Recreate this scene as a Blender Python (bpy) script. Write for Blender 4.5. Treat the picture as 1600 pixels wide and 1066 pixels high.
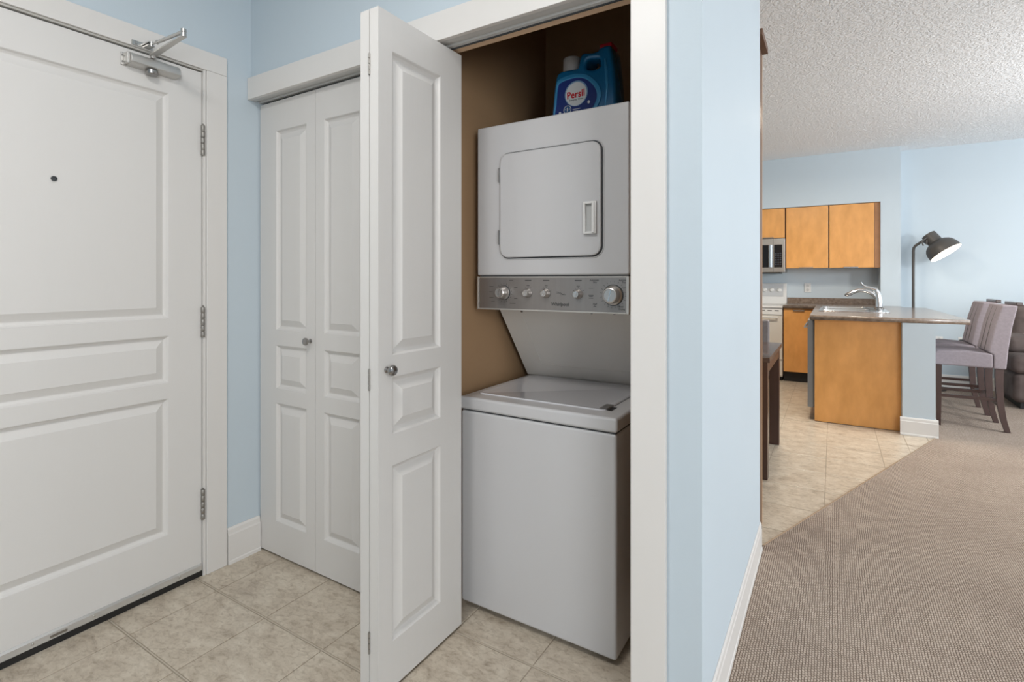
import bpy, bmesh, math, random
from mathutils import Vector, Matrix
random.seed(4)
for o in list(bpy.data.objects): bpy.data.objects.remove(o)
SC = bpy.context.scene
COL = SC.collection
PI = math.pi

# ---------------------------------------------------------------- camera, light, exposure
cd = bpy.data.cameras.new('camera'); cam = bpy.data.objects.new('camera', cd); COL.objects.link(cam)
cam.location = (0, 0, 1.19); cam.rotation_euler = (PI/2, 0, math.radians(31.72))
cd.sensor_width = 36; cd.lens = 36*812/1600; cd.shift_y = -0.06025; cd.clip_start = 0.02
SC.camera = cam
w = bpy.data.worlds.new('world'); SC.world = w; w.use_nodes = True
bg = w.node_tree.nodes['Background']; bg.inputs[0].default_value = (0.80, 0.90, 1.0, 1); bg.inputs[1].default_value = 1.0
def area(name, loc, target, sx, sy, power, col=(1, 1, 1), spread=PI):
    l = bpy.data.lights.new(name, 'AREA'); l.shape = 'RECTANGLE'; l.size = sx; l.size_y = sy; l.energy = power; l.color = col; l.spread = spread
    o = bpy.data.objects.new(name, l); COL.objects.link(o); o.location = loc
    o.rotation_euler = (Vector(target)-Vector(loc)).to_track_quat('-Z', 'Y').to_euler(); return o
def point(name, loc, power, col, r):
    l = bpy.data.lights.new(name, 'POINT'); l.energy = power; l.color = col; l.shadow_soft_size = r
    o = bpy.data.objects.new(name, l); COL.objects.link(o); o.location = loc; return o
area('window_and_fill_light', (4.9, 5.0, 1.45), (0, 5.0, 1.4), 3.7, 2.3, 70, (0.95, 0.98, 1.0))
area('window_and_fill_light', (2.2, -1.93, 1.45), (1.4, 2, 1.2), 3.4, 2.0, 122, (0.95, 0.98, 1.0))  # added fill behind the camera; the back wall has no window
area('hall_ceiling_light', (-0.80, 0.05, 2.56), (-0.80, 0.05, 0), 0.45, 0.45, 13.5, (1.0, 0.98, 0.96))
area('kitchen_downlight', (-0.35, 5.0, 2.6), (-0.35, 5.0, 0), 0.5, 0.5, 28, (1.0, 0.88, 0.72), math.radians(170))
point('living_fill_light', (2.4, 4.7, 1.75), 56, (0.95, 0.98, 1.0), 0.15)  # added fill that brightens the living area ceiling and walls
SC.view_settings.view_transform = 'Standard'; SC.view_settings.look = 'None'
SC.view_settings.gamma = 1.0; SC.view_settings.exposure = 0.53; SC.view_settings.use_curve_mapping = False

# ---------------------------------------------------------------- materials
def mat(name, col, rough=0.5, metal=0.0, noise=0.0, nscale=8.0, bump=0.0, bscale=60.0, stretch=(1, 1, 1), emit=None, es=0, col2=None, coat=0.0, trans=0.0, spec=0.5):
    m = bpy.data.materials.new(name); m.use_nodes = True; nt = m.node_tree; N = nt.nodes; L = nt.links
    b = N['Principled BSDF']; b.inputs['Roughness'].default_value = rough; b.inputs['Metallic'].default_value = metal
    b.inputs['Specular IOR Level'].default_value = spec
    b.inputs['Coat Weight'].default_value = coat; b.inputs['Transmission Weight'].default_value = trans
    b.inputs['Base Color'].default_value = (*col, 1)
    g = N.new('ShaderNodeNewGeometry'); mp = N.new('ShaderNodeMapping'); mp.inputs['Scale'].default_value = stretch
    L.new(g.outputs['Position'], mp.inputs['Vector'])
    if noise > 0 or col2:
        n = N.new('ShaderNodeTexNoise'); n.inputs['Scale'].default_value = nscale; n.inputs['Detail'].default_value = 5
        L.new(mp.outputs[0], n.inputs['Vector'])
        r = N.new('ShaderNodeValToRGB'); r.color_ramp.elements[0].position = 0.32; r.color_ramp.elements[1].position = 0.68
        c2 = col2 if col2 else tuple(c*(1-noise) for c in col)
        r.color_ramp.elements[0].color = (*c2, 1); r.color_ramp.elements[1].color = (*col, 1)
        L.new(n.outputs['Fac'], r.inputs[0]); L.new(r.outputs[0], b.inputs['Base Color'])
    if bump > 0:
        n2 = N.new('ShaderNodeTexNoise'); n2.inputs['Scale'].default_value = bscale; n2.inputs['Detail'].default_value = 4
        L.new(mp.outputs[0], n2.inputs['Vector'])
        bp = N.new('ShaderNodeBump'); bp.inputs['Strength'].default_value = bump; bp.inputs['Distance'].default_value = 0.004
        L.new(n2.outputs['Fac'], bp.inputs['Height']); L.new(bp.outputs[0], b.inputs['Normal'])
    if emit: b.inputs['Emission Color'].default_value = (*emit, 1); b.inputs['Emission Strength'].default_value = es
    return m
M = {}
M['trim'] = mat('trim_white', (0.75, 0.725, 0.695), 0.38, noise=0.03, nscale=3, bump=0.06, bscale=25, stretch=(1, 1, 0.2))
M['door'] = mat('door_white', (0.73, 0.71, 0.685), 0.42, noise=0.02, nscale=4, bump=0.10, bscale=50, stretch=(1, 1, 0.12))
M['bifold'] = mat('bifold_white', (0.68, 0.66, 0.635), 0.42, noise=0.03, nscale=4, bump=0.12, bscale=60, stretch=(1, 1, 0.1))
M['blue'] = mat('wall_blue', (0.56, 0.64, 0.695), 0.6, noise=0.02, nscale=2, bump=0.05, bscale=150)
M['brown'] = mat('closet_tan', (0.40, 0.25, 0.135), 0.8, noise=0.05, nscale=2)
M['rawwood'] = mat('raw_wood', (0.75, 0.53, 0.35), 0.6, noise=0.15, nscale=12, stretch=(0.1, 1, 1))
M['enamel'] = mat('white_enamel', (0.56, 0.555, 0.56), 0.28, noise=0.01, nscale=3, coat=0.2)
M['enamel2'] = mat('white_plastic', (0.74, 0.735, 0.72), 0.35)
M['seal'] = mat('dark_seal', (0.05, 0.055, 0.06), 0.6)
M['slant'] = mat('satin_grey_paint', (0.72, 0.70, 0.66), 0.4, noise=0.03)
M['consolem'] = mat('console_metal', (0.36, 0.335, 0.32), 0.36, 0.75, noise=0.06, nscale=60, stretch=(1, 1, 0.03))
M['steel'] = mat('steel', (0.56, 0.55, 0.53), 0.3, 1.0, noise=0.08, nscale=30)
M['knobm'] = mat('knob_metal', (0.62, 0.60, 0.58), 0.28, 0.9, noise=0.1, nscale=40, stretch=(1, 1, 0.1))
M['nickel'] = mat('nickel', (0.36, 0.35, 0.34), 0.26, 1.0)
M['hingem'] = mat('hinge_metal', (0.34, 0.325, 0.30), 0.5, 0.85)
M['chrome'] = mat('chrome', (0.75, 0.76, 0.78), 0.12, 1.0)
M['closer'] = mat('closer_silver', (0.60, 0.585, 0.56), 0.38, 0.7, noise=0.05, nscale=30, stretch=(1, 0.05, 1))
M['black'] = mat('black', (0.012, 0.012, 0.012), 0.5)
M['blackg'] = mat('black_gloss', (0.010, 0.011, 0.014), 0.12)
M['ink'] = mat('dark_print', (0.05, 0.05, 0.05), 0.5)
M['maple'] = mat('maple', (0.82, 0.39, 0.115), 0.36, nscale=9, col2=(0.67, 0.31, 0.08), stretch=(1.2, 1.2, 0.5), coat=0.15)
M['mapledge'] = mat('maple_edge', (0.66, 0.38, 0.17), 0.45, noise=0.1)
M['counter'] = mat('laminate_counter', (0.27, 0.205, 0.16), 0.22, nscale=35, col2=(0.16, 0.115, 0.085), coat=0.3)
M['wenge'] = mat('dark_wood', (0.055, 0.026, 0.020), 0.32, noise=0.3, nscale=15, stretch=(1, 1, 0.1), coat=0.2)
M['wengtop'] = mat('dark_wood_top', (0.075, 0.050, 0.045), 0.22, noise=0.2, nscale=12, coat=0.4)
M['legbrown'] = mat('stool_leg_brown', (0.075, 0.040, 0.034), 0.4, noise=0.2, nscale=20)
M['cabbrown'] = mat('cabinet_brown', (0.15, 0.075, 0.04), 0.45, noise=0.3, nscale=14, stretch=(1, 1, 0.1))
M['fabric'] = mat('mauve_grey_fabric', (0.325, 0.28, 0.30), 0.92, noise=0.12, nscale=60, bump=0.3, bscale=400)
M['chairfab'] = mat('grey_fabric', (0.22, 0.20, 0.20), 0.9, noise=0.1, nscale=50)
M['sofa'] = mat('sofa_suede', (0.135, 0.105, 0.095), 0.95, nscale=7, col2=(0.075, 0.056, 0.05), bump=0.3, bscale=200)
M['lamp'] = mat('lamp_dark_metal', (0.085, 0.078, 0.072), 0.45, 0.2)
M['lampin'] = mat('lamp_white_inside', (0.85, 0.83, 0.78), 0.5, emit=(1.0, 0.93, 0.78), es=0.9)
M['bulb'] = mat('bulb_glow', (1, 1, 1), 0.5, emit=(1.0, 0.92, 0.75), es=8)
M['ceiling'] = None
M['bottle'] = mat('bottle_blue', (0.008, 0.15, 0.34), 0.22, 0.15, coat=0.5)
M['bottlehi'] = mat('bottle_highlight', (0.05, 0.30, 0.58), 0.22, 0.2, coat=0.5)  # lighter blue puts the highlights of the raised relief into the colour
M['navy'] = mat('label_navy', (0.012, 0.035, 0.20), 0.4)
M['white'] = mat('print_white', (0.80, 0.80, 0.80), 0.5)
M['red'] = mat('print_red', (0.62, 0.02, 0.03), 0.45)
M['redcap'] = mat('red_plastic', (0.42, 0.015, 0.03), 0.35)
M['cap'] = mat('milky_cap', (0.62, 0.59, 0.57), 0.3, trans=0.35)
M['badge'] = mat('badge_blue', (0.02, 0.10, 0.28), 0.4)
M['dome'] = mat('lamp_glass', (0.9, 0.9, 0.88), 0.4, emit=(1, 0.95, 0.87), es=3)
M['tabletrim'] = M['wenge']
M['grout'] = mat('grout', (0.43, 0.365, 0.285), 0.6, noise=0.1, nscale=20)
M['groutlip'] = mat('grout_lip', (0.56, 0.49, 0.40), 0.5, noise=0.1, nscale=20)
M['transition'] = mat('transition_strip', (0.36, 0.26, 0.17), 0.4, 0.3)

def vinyl():
    m = bpy.data.materials.new('vinyl_tile'); m.use_nodes = True; nt = m.node_tree; N = nt.nodes; L = nt.links
    b = N['Principled BSDF']; b.inputs['Roughness'].default_value = 0.30; b.inputs['Specular IOR Level'].default_value = 0.4
    g = N.new('ShaderNodeNewGeometry')
    mp = N.new('ShaderNodeMapping'); mp.inputs['Scale'].default_value = (1.0, 1.7, 1); L.new(g.outputs['Position'], mp.inputs['Vector'])
    n = N.new('ShaderNodeTexNoise'); n.inputs['Scale'].default_value = 9; n.inputs['Detail'].default_value = 9; n.inputs['Roughness'].default_value = 0.72; n.inputs['Distortion'].default_value = 0.6
    L.new(mp.outputs[0], n.inputs['Vector'])
    r = N.new('ShaderNodeValToRGB'); e = r.color_ramp.elements
    e[0].position = 0.30; e[0].color = (0.37, 0.305, 0.235, 1); e[1].position = 0.66; e[1].color = (0.66, 0.59, 0.485, 1)
    k = e.new(0.46); k.color = (0.545, 0.47, 0.375, 1)
    L.new(n.outputs['Fac'], r.inputs[0])
    n3 = N.new('ShaderNodeTexNoise'); n3.inputs['Scale'].default_value = 38; n3.inputs['Detail'].default_value = 9; n3.inputs['Roughness'].default_value = 0.65; n3.inputs['Distortion'].default_value = 0.8; L.new(mp.outputs[0], n3.inputs['Vector'])
    r3 = N.new('ShaderNodeValToRGB'); r3.color_ramp.elements[0].position = 0.34; r3.color_ramp.elements[0].color = (0.74, 0.71, 0.68, 1); r3.color_ramp.elements[1].position = 0.52; r3.color_ramp.elements[1].color = (1, 1, 1, 1)
    L.new(n3.outputs['Fac'], r3.inputs[0])
    mx = N.new('ShaderNodeMix'); mx.data_type = 'RGBA'; mx.blend_type = 'MULTIPLY'; mx.inputs[0].default_value = 1.0
    L.new(r.outputs[0], mx.inputs[6]); L.new(r3.outputs[0], mx.inputs[7]); L.new(mx.outputs[2], b.inputs['Base Color'])
    bp = N.new('ShaderNodeBump'); bp.inputs['Strength'].default_value = 0.18; bp.inputs['Distance'].default_value = 0.002
    L.new(n3.outputs['Fac'], bp.inputs['Height']); L.new(bp.outputs[0], b.inputs['Normal'])
    return m
M['vinyl'] = vinyl()
def carpet():
    m = bpy.data.materials.new('woven_carpet'); m.use_nodes = True; nt = m.node_tree; N = nt.nodes; L = nt.links
    b = N['Principled BSDF']; b.inputs['Roughness'].default_value = 0.97; b.inputs['Specular IOR Level'].default_value = 0.1
    g = N.new('ShaderNodeNewGeometry')
    nz = N.new('ShaderNodeTexNoise'); nz.inputs['Scale'].default_value = 30; L.new(g.outputs['Position'], nz.inputs['Vector'])
    wob = N.new('ShaderNodeVectorMath'); wob.operation = 'SCALE'; wob.inputs['Scale'].default_value = 0.006; L.new(nz.outputs['Color'], wob.inputs[0])
    ad = N.new('ShaderNodeVectorMath'); ad.operation = 'ADD'; L.new(g.outputs['Position'], ad.inputs[0]); L.new(wob.outputs[0], ad.inputs[1])
    mp = N.new('ShaderNodeMapping'); mp.inputs['Rotation'].default_value = (0, 0, math.radians(90)); L.new(ad.outputs[0], mp.inputs['Vector'])
    br = N.new('ShaderNodeTexBrick'); br.inputs['Scale'].default_value = 1.0; br.inputs['Brick Width'].default_value = 0.0115; br.inputs['Row Height'].default_value = 0.0078
    br.inputs['Mortar Size'].default_value = 0.0017; br.inputs['Mortar Smooth'].default_value = 1.0
    br.inputs['Color1'].default_value = (0.545, 0.452, 0.375, 1); br.inputs['Color2'].default_value = (0.44, 0.355, 0.29, 1); br.inputs['Mortar'].default_value = (0.165, 0.12, 0.09, 1)
    L.new(mp.outputs[0], br.inputs['Vector'])
    n = N.new('ShaderNodeTexNoise'); n.inputs['Scale'].default_value = 3; n.inputs['Detail'].default_value = 5; L.new(g.outputs['Position'], n.inputs['Vector'])
    r = N.new('ShaderNodeValToRGB'); r.color_ramp.elements[0].position = 0.3; r.color_ramp.elements[0].color = (0.86, 0.85, 0.85, 1); r.color_ramp.elements[1].position = 0.7; r.color_ramp.elements[1].color = (1, 1, 1, 1)
    L.new(n.outputs['Fac'], r.inputs[0])
    mx = N.new('ShaderNodeMix'); mx.data_type = 'RGBA'; mx.blend_type = 'MULTIPLY'; mx.inputs[0].default_value = 1.0
    L.new(br.outputs['Color'], mx.inputs[6]); L.new(r.outputs[0], mx.inputs[7]); L.new(mx.outputs[2], b.inputs['Base Color'])
    inv = N.new('ShaderNodeMath'); inv.operation = 'SUBTRACT'; inv.inputs[0].default_value = 1.0; L.new(br.outputs['Fac'], inv.inputs[1])
    bp = N.new('ShaderNodeBump'); bp.inputs['Strength'].default_value = 0.7; bp.inputs['Distance'].default_value = 0.004
    L.new(inv.outputs[0], bp.inputs['Height']); L.new(bp.outputs[0], b.inputs['Normal'])
    return m
M['carpet'] = carpet()
def ceilmat():
    m = bpy.data.materials.new('stippled_ceiling'); m.use_nodes = True; nt = m.node_tree; N = nt.nodes; L = nt.links
    b = N['Principled BSDF']; b.inputs['Roughness'].default_value = 0.9; b.inputs['Base Color'].default_value = (0.90, 0.91, 0.92, 1)
    g = N.new('ShaderNodeNewGeometry')
    n = N.new('ShaderNodeTexNoise'); n.inputs['Scale'].default_value = 38; n.inputs['Detail'].default_value = 5; n.inputs['Distortion'].default_value = 1.2; L.new(g.outputs['Position'], n.inputs['Vector'])
    r = N.new('ShaderNodeValToRGB'); r.color_ramp.elements[0].position = 0.42; r.color_ramp.elements[1].position = 0.58; L.new(n.outputs['Fac'], r.inputs[0])
    bp = N.new('ShaderNodeBump'); bp.inputs['Strength'].default_value = 0.7; bp.inputs['Distance'].default_value = 0.007
    L.new(r.outputs[0], bp.inputs['Height']); L.new(bp.outputs[0], b.inputs['Normal'])
    return m
M['ceiling'] = ceilmat()

# ---------------------------------------------------------------- helpers
ORG = {}
class MB:
    def __init__(s): s.v = []; s.f = []; s.sm = []
    def add(s, vs, fs, smooth=False):
        o = len(s.v); s.v += [tuple(v) for v in vs]; s.f += [tuple(i+o for i in f) for f in fs]; s.sm += [smooth]*len(fs); return s
    def box(s, x0, x1, y0, y1, z0, z1):
        x0, x1 = sorted((x0, x1)); y0, y1 = sorted((y0, y1)); z0, z1 = sorted((z0, z1))
        return s.add([(x0,y0,z0),(x1,y0,z0),(x1,y1,z0),(x0,y1,z0),(x0,y0,z1),(x1,y0,z1),(x1,y1,z1),(x0,y1,z1)],
                     [(0,3,2,1),(4,5,6,7),(0,1,5,4),(1,2,6,5),(2,3,7,6),(3,0,4,7)])
    def prism(s, pts, axis, a, b, smooth=False):
        # pts 2D in the other two axes (order x,y,z without axis)
        def P(p, t):
            return (t, p[0], p[1]) if axis == 0 else (p[0], t, p[1]) if axis == 1 else (p[0], p[1], t)
        n = len(pts); vs = [P(p, a) for p in pts]+[P(p, b) for p in pts]
        s.add(vs, [tuple(range(n)), tuple(range(2*n-1, n-1, -1))])
        o = len(s.v)-2*n
        for i in range(n):
            j = (i+1) % n; s.f.append((o+i, o+n+i, o+n+j, o+j)); s.sm.append(smooth)
        return s
    def lathe(s, prof, origin, axis=(0, 0, 1), n=24, smooth=True):
        ax = Vector(axis).normalized(); up = Vector((0, 0, 1)) if abs(ax.z) < .9 else Vector((1, 0, 0))
        u = ax.cross(up).normalized(); v = ax.cross(u); o0 = Vector(origin); k = len(prof); vs = []
        for r, h in prof:
            for i in range(n):
                a = 2*PI*i/n; vs.append(o0+ax*h+(u*math.cos(a)+v*math.sin(a))*max(r, 1e-5))
        fs = [(j*n+i, j*n+(i+1) % n, (j+1)*n+(i+1) % n, (j+1)*n+i) for j in range(k-1) for i in range(n)]
        s.add(vs, fs, smooth); return s
    def tube(s, path, rad, n=10, cap=True):
        P = [Vector(p) for p in path]; R = rad if isinstance(rad, (list, tuple)) else [rad]*len(P)
        t0 = (P[1]-P[0]).normalized(); up = Vector((0, 0, 1)) if abs(t0.z) < .9 else Vector((1, 0, 0)); u = t0.cross(up).normalized(); vs = []
        for i, p in enumerate(P):
            t = (P[min(i+1, len(P)-1)]-P[max(i-1, 0)]).normalized(); u = (u-t*u.dot(t)).normalized(); v = t.cross(u)
            for k in range(n):
                a = 2*PI*k/n; vs.append(p+(u*math.cos(a)+v*math.sin(a))*R[i])
        m = len(P); fs = [(j*n+i, j*n+(i+1) % n, (j+1)*n+(i+1) % n, (j+1)*n+i) for j in range(m-1) for i in range(n)]
        s.add(vs, fs, True)
        if cap: s.add([vs[i] for i in range(n)]+[vs[(m-1)*n+i] for i in range(n)], [tuple(range(n)), tuple(range(2*n-1, n-1, -1))])
        return s
    def beam(s, a, b, w0, d0, w1=None, d1=None, side=(0, 1, 0)):
        a, b = Vector(a), Vector(b); t = (b-a).normalized(); u = Vector(side); u = (u-t*u.dot(t)).normalized(); v = t.cross(u)
        w1 = w1 or w0; d1 = d1 or d0; vs = []
        for p, w_, d_ in ((a, w0, d0), (b, w1, d1)):
            for i, j in ((-1, -1), (1, -1), (1, 1), (-1, 1)): vs.append(p+u*i*w_/2+v*j*d_/2)
        return s.add(vs, [(0,3,2,1),(4,5,6,7),(0,1,5,4),(1,2,6,5),(2,3,7,6),(3,0,4,7)])
def link(name, me, m, parent, bevel=0, seg=2, smooth=False):
    o = bpy.data.objects.new(name, me); COL.objects.link(o)
    me.materials.clear(); me.materials.append(M[m] if isinstance(m, str) else m)
    if parent: o.parent = parent
    if bevel:
        b = o.modifiers.new('bevel', 'BEVEL'); b.width = bevel; b.segments = seg; b.limit_method = 'ANGLE'; b.angle_limit = math.radians(40); b.harden_normals = False
        for p in me.polygons: p.use_smooth = True
        wn = o.modifiers.new('normals', 'WEIGHTED_NORMAL'); wn.keep_sharp = True
    return o
def build(mb, name, m, parent=None, bevel=0, seg=2):
    me = bpy.data.meshes.new(name); off = ORG.get(parent.name, Vector((0, 0, 0))) if parent else Vector((0, 0, 0))
    me.from_pydata([Vector(v)-off for v in mb.v], [], mb.f)
    for p, s_ in zip(me.polygons, mb.sm): p.use_smooth = s_
    bm = bmesh.new(); bm.from_mesh(me); bmesh.ops.recalc_face_normals(bm, faces=bm.faces); bm.to_mesh(me); bm.free()
    if any(mb.sm): me.set_sharp_from_angle(angle=math.radians(38))
    o = link(name, me, m, parent, bevel, seg)
    if parent: ORG[o.name] = off
    return o
def tag(o, label, cat, group=None, kind=None):
    o['label'] = label; o['category'] = cat
    if group: o['group'] = group
    if kind: o['kind'] = kind
    return o
def thing(name, loc, label, cat, group=None, kind=None):
    o = bpy.data.objects.new(name, None); COL.objects.link(o); o.location = loc; o.empty_display_size = 0.05
    ORG[o.name] = Vector(loc); return tag(o, label, cat, group, kind)
def copy_tree(o, parent=None):
    c = o.copy(); COL.objects.link(c); c.parent = parent
    for ch in list(o.children): copy_tree(ch, c)
    return c
def flat(name, outer, holes, thick, m, parent, conv, bev=0.0, res=1, bevres=2):
    """a plate with holes, outline in 2D, extruded; conv maps (a, b, c) to world"""
    cu = bpy.data.curves.new('c', 'CURVE'); cu.dimensions = '2D'; cu.fill_mode = 'BOTH'; cu.extrude = max(thick/2-bev, 0); cu.bevel_depth = bev; cu.bevel_resolution = bevres; cu.offset = -bev
    for pts in [outer]+holes:
        sp = cu.splines.new('POLY'); sp.points.add(len(pts)-1); sp.use_cyclic_u = True
        for q, p in zip(sp.points, pts): q.co = (p[0], p[1], 0, 1)
    t = bpy.data.objects.new('t', cu); COL.objects.link(t); dg = bpy.context.evaluated_depsgraph_get(); dg.update()
    me = bpy.data.meshes.new_from_object(t.evaluated_get(dg)); bpy.data.objects.remove(t); bpy.data.curves.remove(cu)
    off = ORG.get(parent.name, Vector((0, 0, 0))) if parent else Vector((0, 0, 0))
    for v in me.vertices: v.co = Vector(conv(*v.co))-off
    me.name = name
    bm = bmesh.new(); bm.from_mesh(me); bmesh.ops.remove_doubles(bm, verts=bm.verts, dist=1e-5); bmesh.ops.recalc_face_normals(bm, faces=bm.faces); bm.to_mesh(me); bm.free()
    o = link(name, me, m, parent)
    if bev:
        for p in me.polygons: p.use_smooth = True
        me.shade_auto_smooth if False else None
    if parent: ORG[o.name] = off
    return o
def text_verts(s, size, offset=0.0, align='CENTER', xs=1.0, shear=0.0):
    cu = bpy.data.curves.new('tx', 'FONT'); cu.body = s; cu.size = size; cu.align_x = align; cu.align_y = 'CENTER'; cu.offset = offset; cu.resolution_u = 3; cu.shear = shear; cu.fill_mode = 'FRONT'
    t = bpy.data.objects.new('t', cu); COL.objects.link(t); dg = bpy.context.evaluated_depsgraph_get(); dg.update()
    me = bpy.data.meshes.new_from_object(t.evaluated_get(dg)); bpy.data.objects.remove(t); bpy.data.curves.remove(cu)
    vs = [(v.co.x*xs, v.co.y) for v in me.vertices]; fs = [tuple(p.vertices) for p in me.polygons]; bpy.data.meshes.remove(me)
    return vs, fs
def put_text(mb, s, cx, cz, y, size, offset=0.0, xs=1.0, rot=0.0, shear=0.0):
    """flat print on a plane facing -Y"""
    vs, fs = text_verts(s, size, offset, xs=xs, shear=shear); c, n = math.cos(rot), math.sin(rot)
    mb.add([(cx+a*c-b*n, y, cz+a*n+b*c) for a, b in vs], fs)
def rrect(x0, x1, y0, y1, r, n=6):
    out = []
    for cx, cy, a0 in ((x1-r, y0+r, -90), (x1-r, y1-r, 0), (x0+r, y1-r, 90), (x0+r, y0+r, 180)):
        for i in range(n+1):
            a = math.radians(a0+90*i/n); out.append((cx+r*math.cos(a), cy+r*math.sin(a)))
    return out
def smoothpts(pts, n=6):
    """closed Catmull-Rom"""
    out = []; m = len(pts)
    for i in range(m):
        p0, p1, p2, p3 = (Vector(pts[(i+k) % m]) for k in (-1, 0, 1, 2))
        for j in range(n):
            t = j/n; out.append(tuple(0.5*((2*p1)+(p2-p0)*t+(2*p0-5*p1+4*p2-p3)*t*t+(3*p1-p0-3*p2+p3)*t**3)))
    return out
# panelled slab: conv(u, z, d) -> world, d = depth behind the face (positive = into the slab)
def slab_with_panels(name, parent, conv, W, z0, z1, T, holes, m, both=False):
    us = sorted({0, W, *[h[0] for h in holes], *[h[1] for h in holes]}); zs = sorted({z0, z1, *[h[2] for h in holes], *[h[3] for h in holes]})
    mb = MB(); D = 0.0145
    def inside(a, b): return any(h[0]-1e-6 < a < h[1]+1e-6 and h[2]-1e-6 < b < h[3]+1e-6 for h in holes)
    sides = [(0, 1)]+([(T, -1)] if both else [])
    for d0, sg in sides:
        for i in range(len(us)-1):
            for j in range(len(zs)-1):
                a0, a1, b0, b1 = us[i], us[i+1], zs[j], zs[j+1]; hole = inside((a0+a1)/2, (b0+b1)/2); d = d0+sg*(D if hole else 0)
                mb.add([conv(a0, b0, d), conv(a1, b0, d), conv(a1, b1, d), conv(a0, b1, d)], [(0, 1, 2, 3)])
        for h in holes:
            c = [(h[0], h[2]), (h[1], h[2]), (h[1], h[3]), (h[0], h[3])]
            for k in range(4):
                p, q = c[k], c[(k+1) % 4]
                mb.add([conv(*p, d0), conv(*q, d0), conv(*q, d0+sg*D), conv(*p, d0+sg*D)], [(0, 1, 2, 3)])
    c = [(0, z0), (W, z0), (W, z1), (0, z1)]
    for k in range(4):
        p, q = c[k], c[(k+1) % 4]; mb.add([conv(*p, 0), conv(*q, 0), conv(*q, T), conv(*p, T)], [(0, 1, 2, 3)])
    if not both: mb.add([conv(*p, T) for p in c], [(0, 1, 2, 3)])
    me = bpy.data.meshes.new(name); off = ORG[parent.name]
    me.from_pydata([Vector(v)-off for v in mb.v], [], mb.f)
    bm = bmesh.new(); bm.from_mesh(me); bmesh.ops.remove_doubles(bm, verts=bm.verts, dist=1e-5); bmesh.ops.recalc_face_normals(bm, faces=bm.faces); bm.to_mesh(me); bm.free()
    o = link(name, me, m, parent); ORG[o.name] = off
    rings = [(0.0, 0.0), (0.002, 0.0012), (0.006, 0.0075), (0.012, 0.0120), (0.015, 0.0130), (0.018, 0.0122), (0.041, 0.0012), (0.0425, 0.0004)]
    for d0, sg in sides:
        for h in holes:
            p = MB(); vs = []
            g = 0.0002
            ring = [(0.0, D)]+rings
            for ins, dep in ring:
                i2 = ins+g
                for a, b in ((h[0]+i2, h[2]+i2), (h[1]-i2, h[2]+i2), (h[1]-i2, h[3]-i2), (h[0]+i2, h[3]-i2)): vs.append(conv(a, b, d0+sg*min(dep, D-0.0003)))
            n = len(ring); fs = [(r*4+k, r*4+(k+1) % 4, (r+1)*4+(k+1) % 4, (r+1)*4+k) for r in range(n-1) for k in range(4)]
            fs += [tuple((n-1)*4+k for k in range(4)), (0, 1, 2, 3)]
            p.add(vs, fs); build(p, 'panel', m, o)
    return o

# ---------------------------------------------------------------- floor
CH = 2.66
def clip(poly, a, b, c):   # keep a*x+b*y >= c
    out = []
    for i in range(len(poly)):
        p, q = poly[i], poly[(i+1) % len(poly)]; dp, dq = a*p[0]+b*p[1]-c, a*q[0]+b*q[1]-c
        if dp >= 0: out.append(p)
        if (dp >= 0) != (dq >= 0):
            t = dp/(dp-dq); out.append((p[0]+(q[0]-p[0])*t, p[1]+(q[1]-p[1])*t))
    return out
E0 = (-0.264, 2.558); E1 = (0.667, 5.004)          # carpet edge line in the kitchen
dx, dy = E1[0]-E0[0], E1[1]-E0[1]
fl = MB()
fl.box(-3.2, 5.2, -2.2, 7.7, -0.12, -0.0023)
floor = build(fl, 'floor', 'grout'); tag(floor, 'beige marbled vinyl tile floor of the entry, laundry closet and kitchen', 'floor', kind='structure')
def tile(poly):
    if len(poly) < 3: return
    area_ = abs(sum(poly[i][0]*poly[(i+1) % len(poly)][1]-poly[(i+1) % len(poly)][0]*poly[i][1] for i in range(len(poly))))/2
    if area_ < 0.002: return
    cx = sum(p[0] for p in poly)/len(poly); cy = sum(p[1] for p in poly)/len(poly); n = len(poly); k = 0.006
    vs = [(x, y, -0.0022) for x, y in poly]+[(x, y, -0.0008) for x, y in poly]+[(x+(cx-x)*2*k, y+(cy-y)*2*k, 0.0) for x, y in poly]
    fs = [tuple(range(n-1, -1, -1)), tuple(range(2*n, 3*n))]+[(r*n+i, r*n+(i+1) % n, (r+1)*n+(i+1) % n, (r+1)*n+i) for r in (0, 1) for i in range(n)]
    build(MB().add(vs, fs), 'tile', 'vinyl', floor)
px_, py_ = 0.304, 0.2945
seam = MB()
for i in range(-5, 3):
    for j in range(-7, 7):
        x0 = -0.787+px_*i+0.0018; x1 = x0+px_-0.0036; y0 = 0.804+py_*j+0.0048; y1 = y0+py_-0.0096
        x0 = max(x0, -2.20); x1 = min(x1, -0.285); y1 = min(y1, 2.40)
        if x1-x0 > 0.02 and y1-y0 > 0.02: tile([(x0, y0), (x1, y0), (x1, y1), (x0, y1)])
for j in range(-7, 6): seam.box(-2.20, -0.285, 0.804+py_*j-0.0018, 0.804+py_*j+0.0018, -0.0022, -0.0003)
for i in range(-8, 3):
    for j in range(0, 16):
        x0 = -0.04+0.318*i+0.0015; x1 = x0+0.318-0.003; y0 = 2.44+0.318*j+0.003; y1 = y0+0.318-0.006
        y0 = max(y0, 2.51); y1 = min(y1, 7.46); x0 = max(x0, -2.40); x1 = min(x1, 0.45)
        if x1 <= x0 or y1 <= y0: continue
        poly = [(x0, y0), (x1, y0), (x1, y1), (x0, y1)]
        poly = clip(poly, -dy, dx, -dy*(E0[0]-0.006)+dx*E0[1])
        tile(poly)
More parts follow.
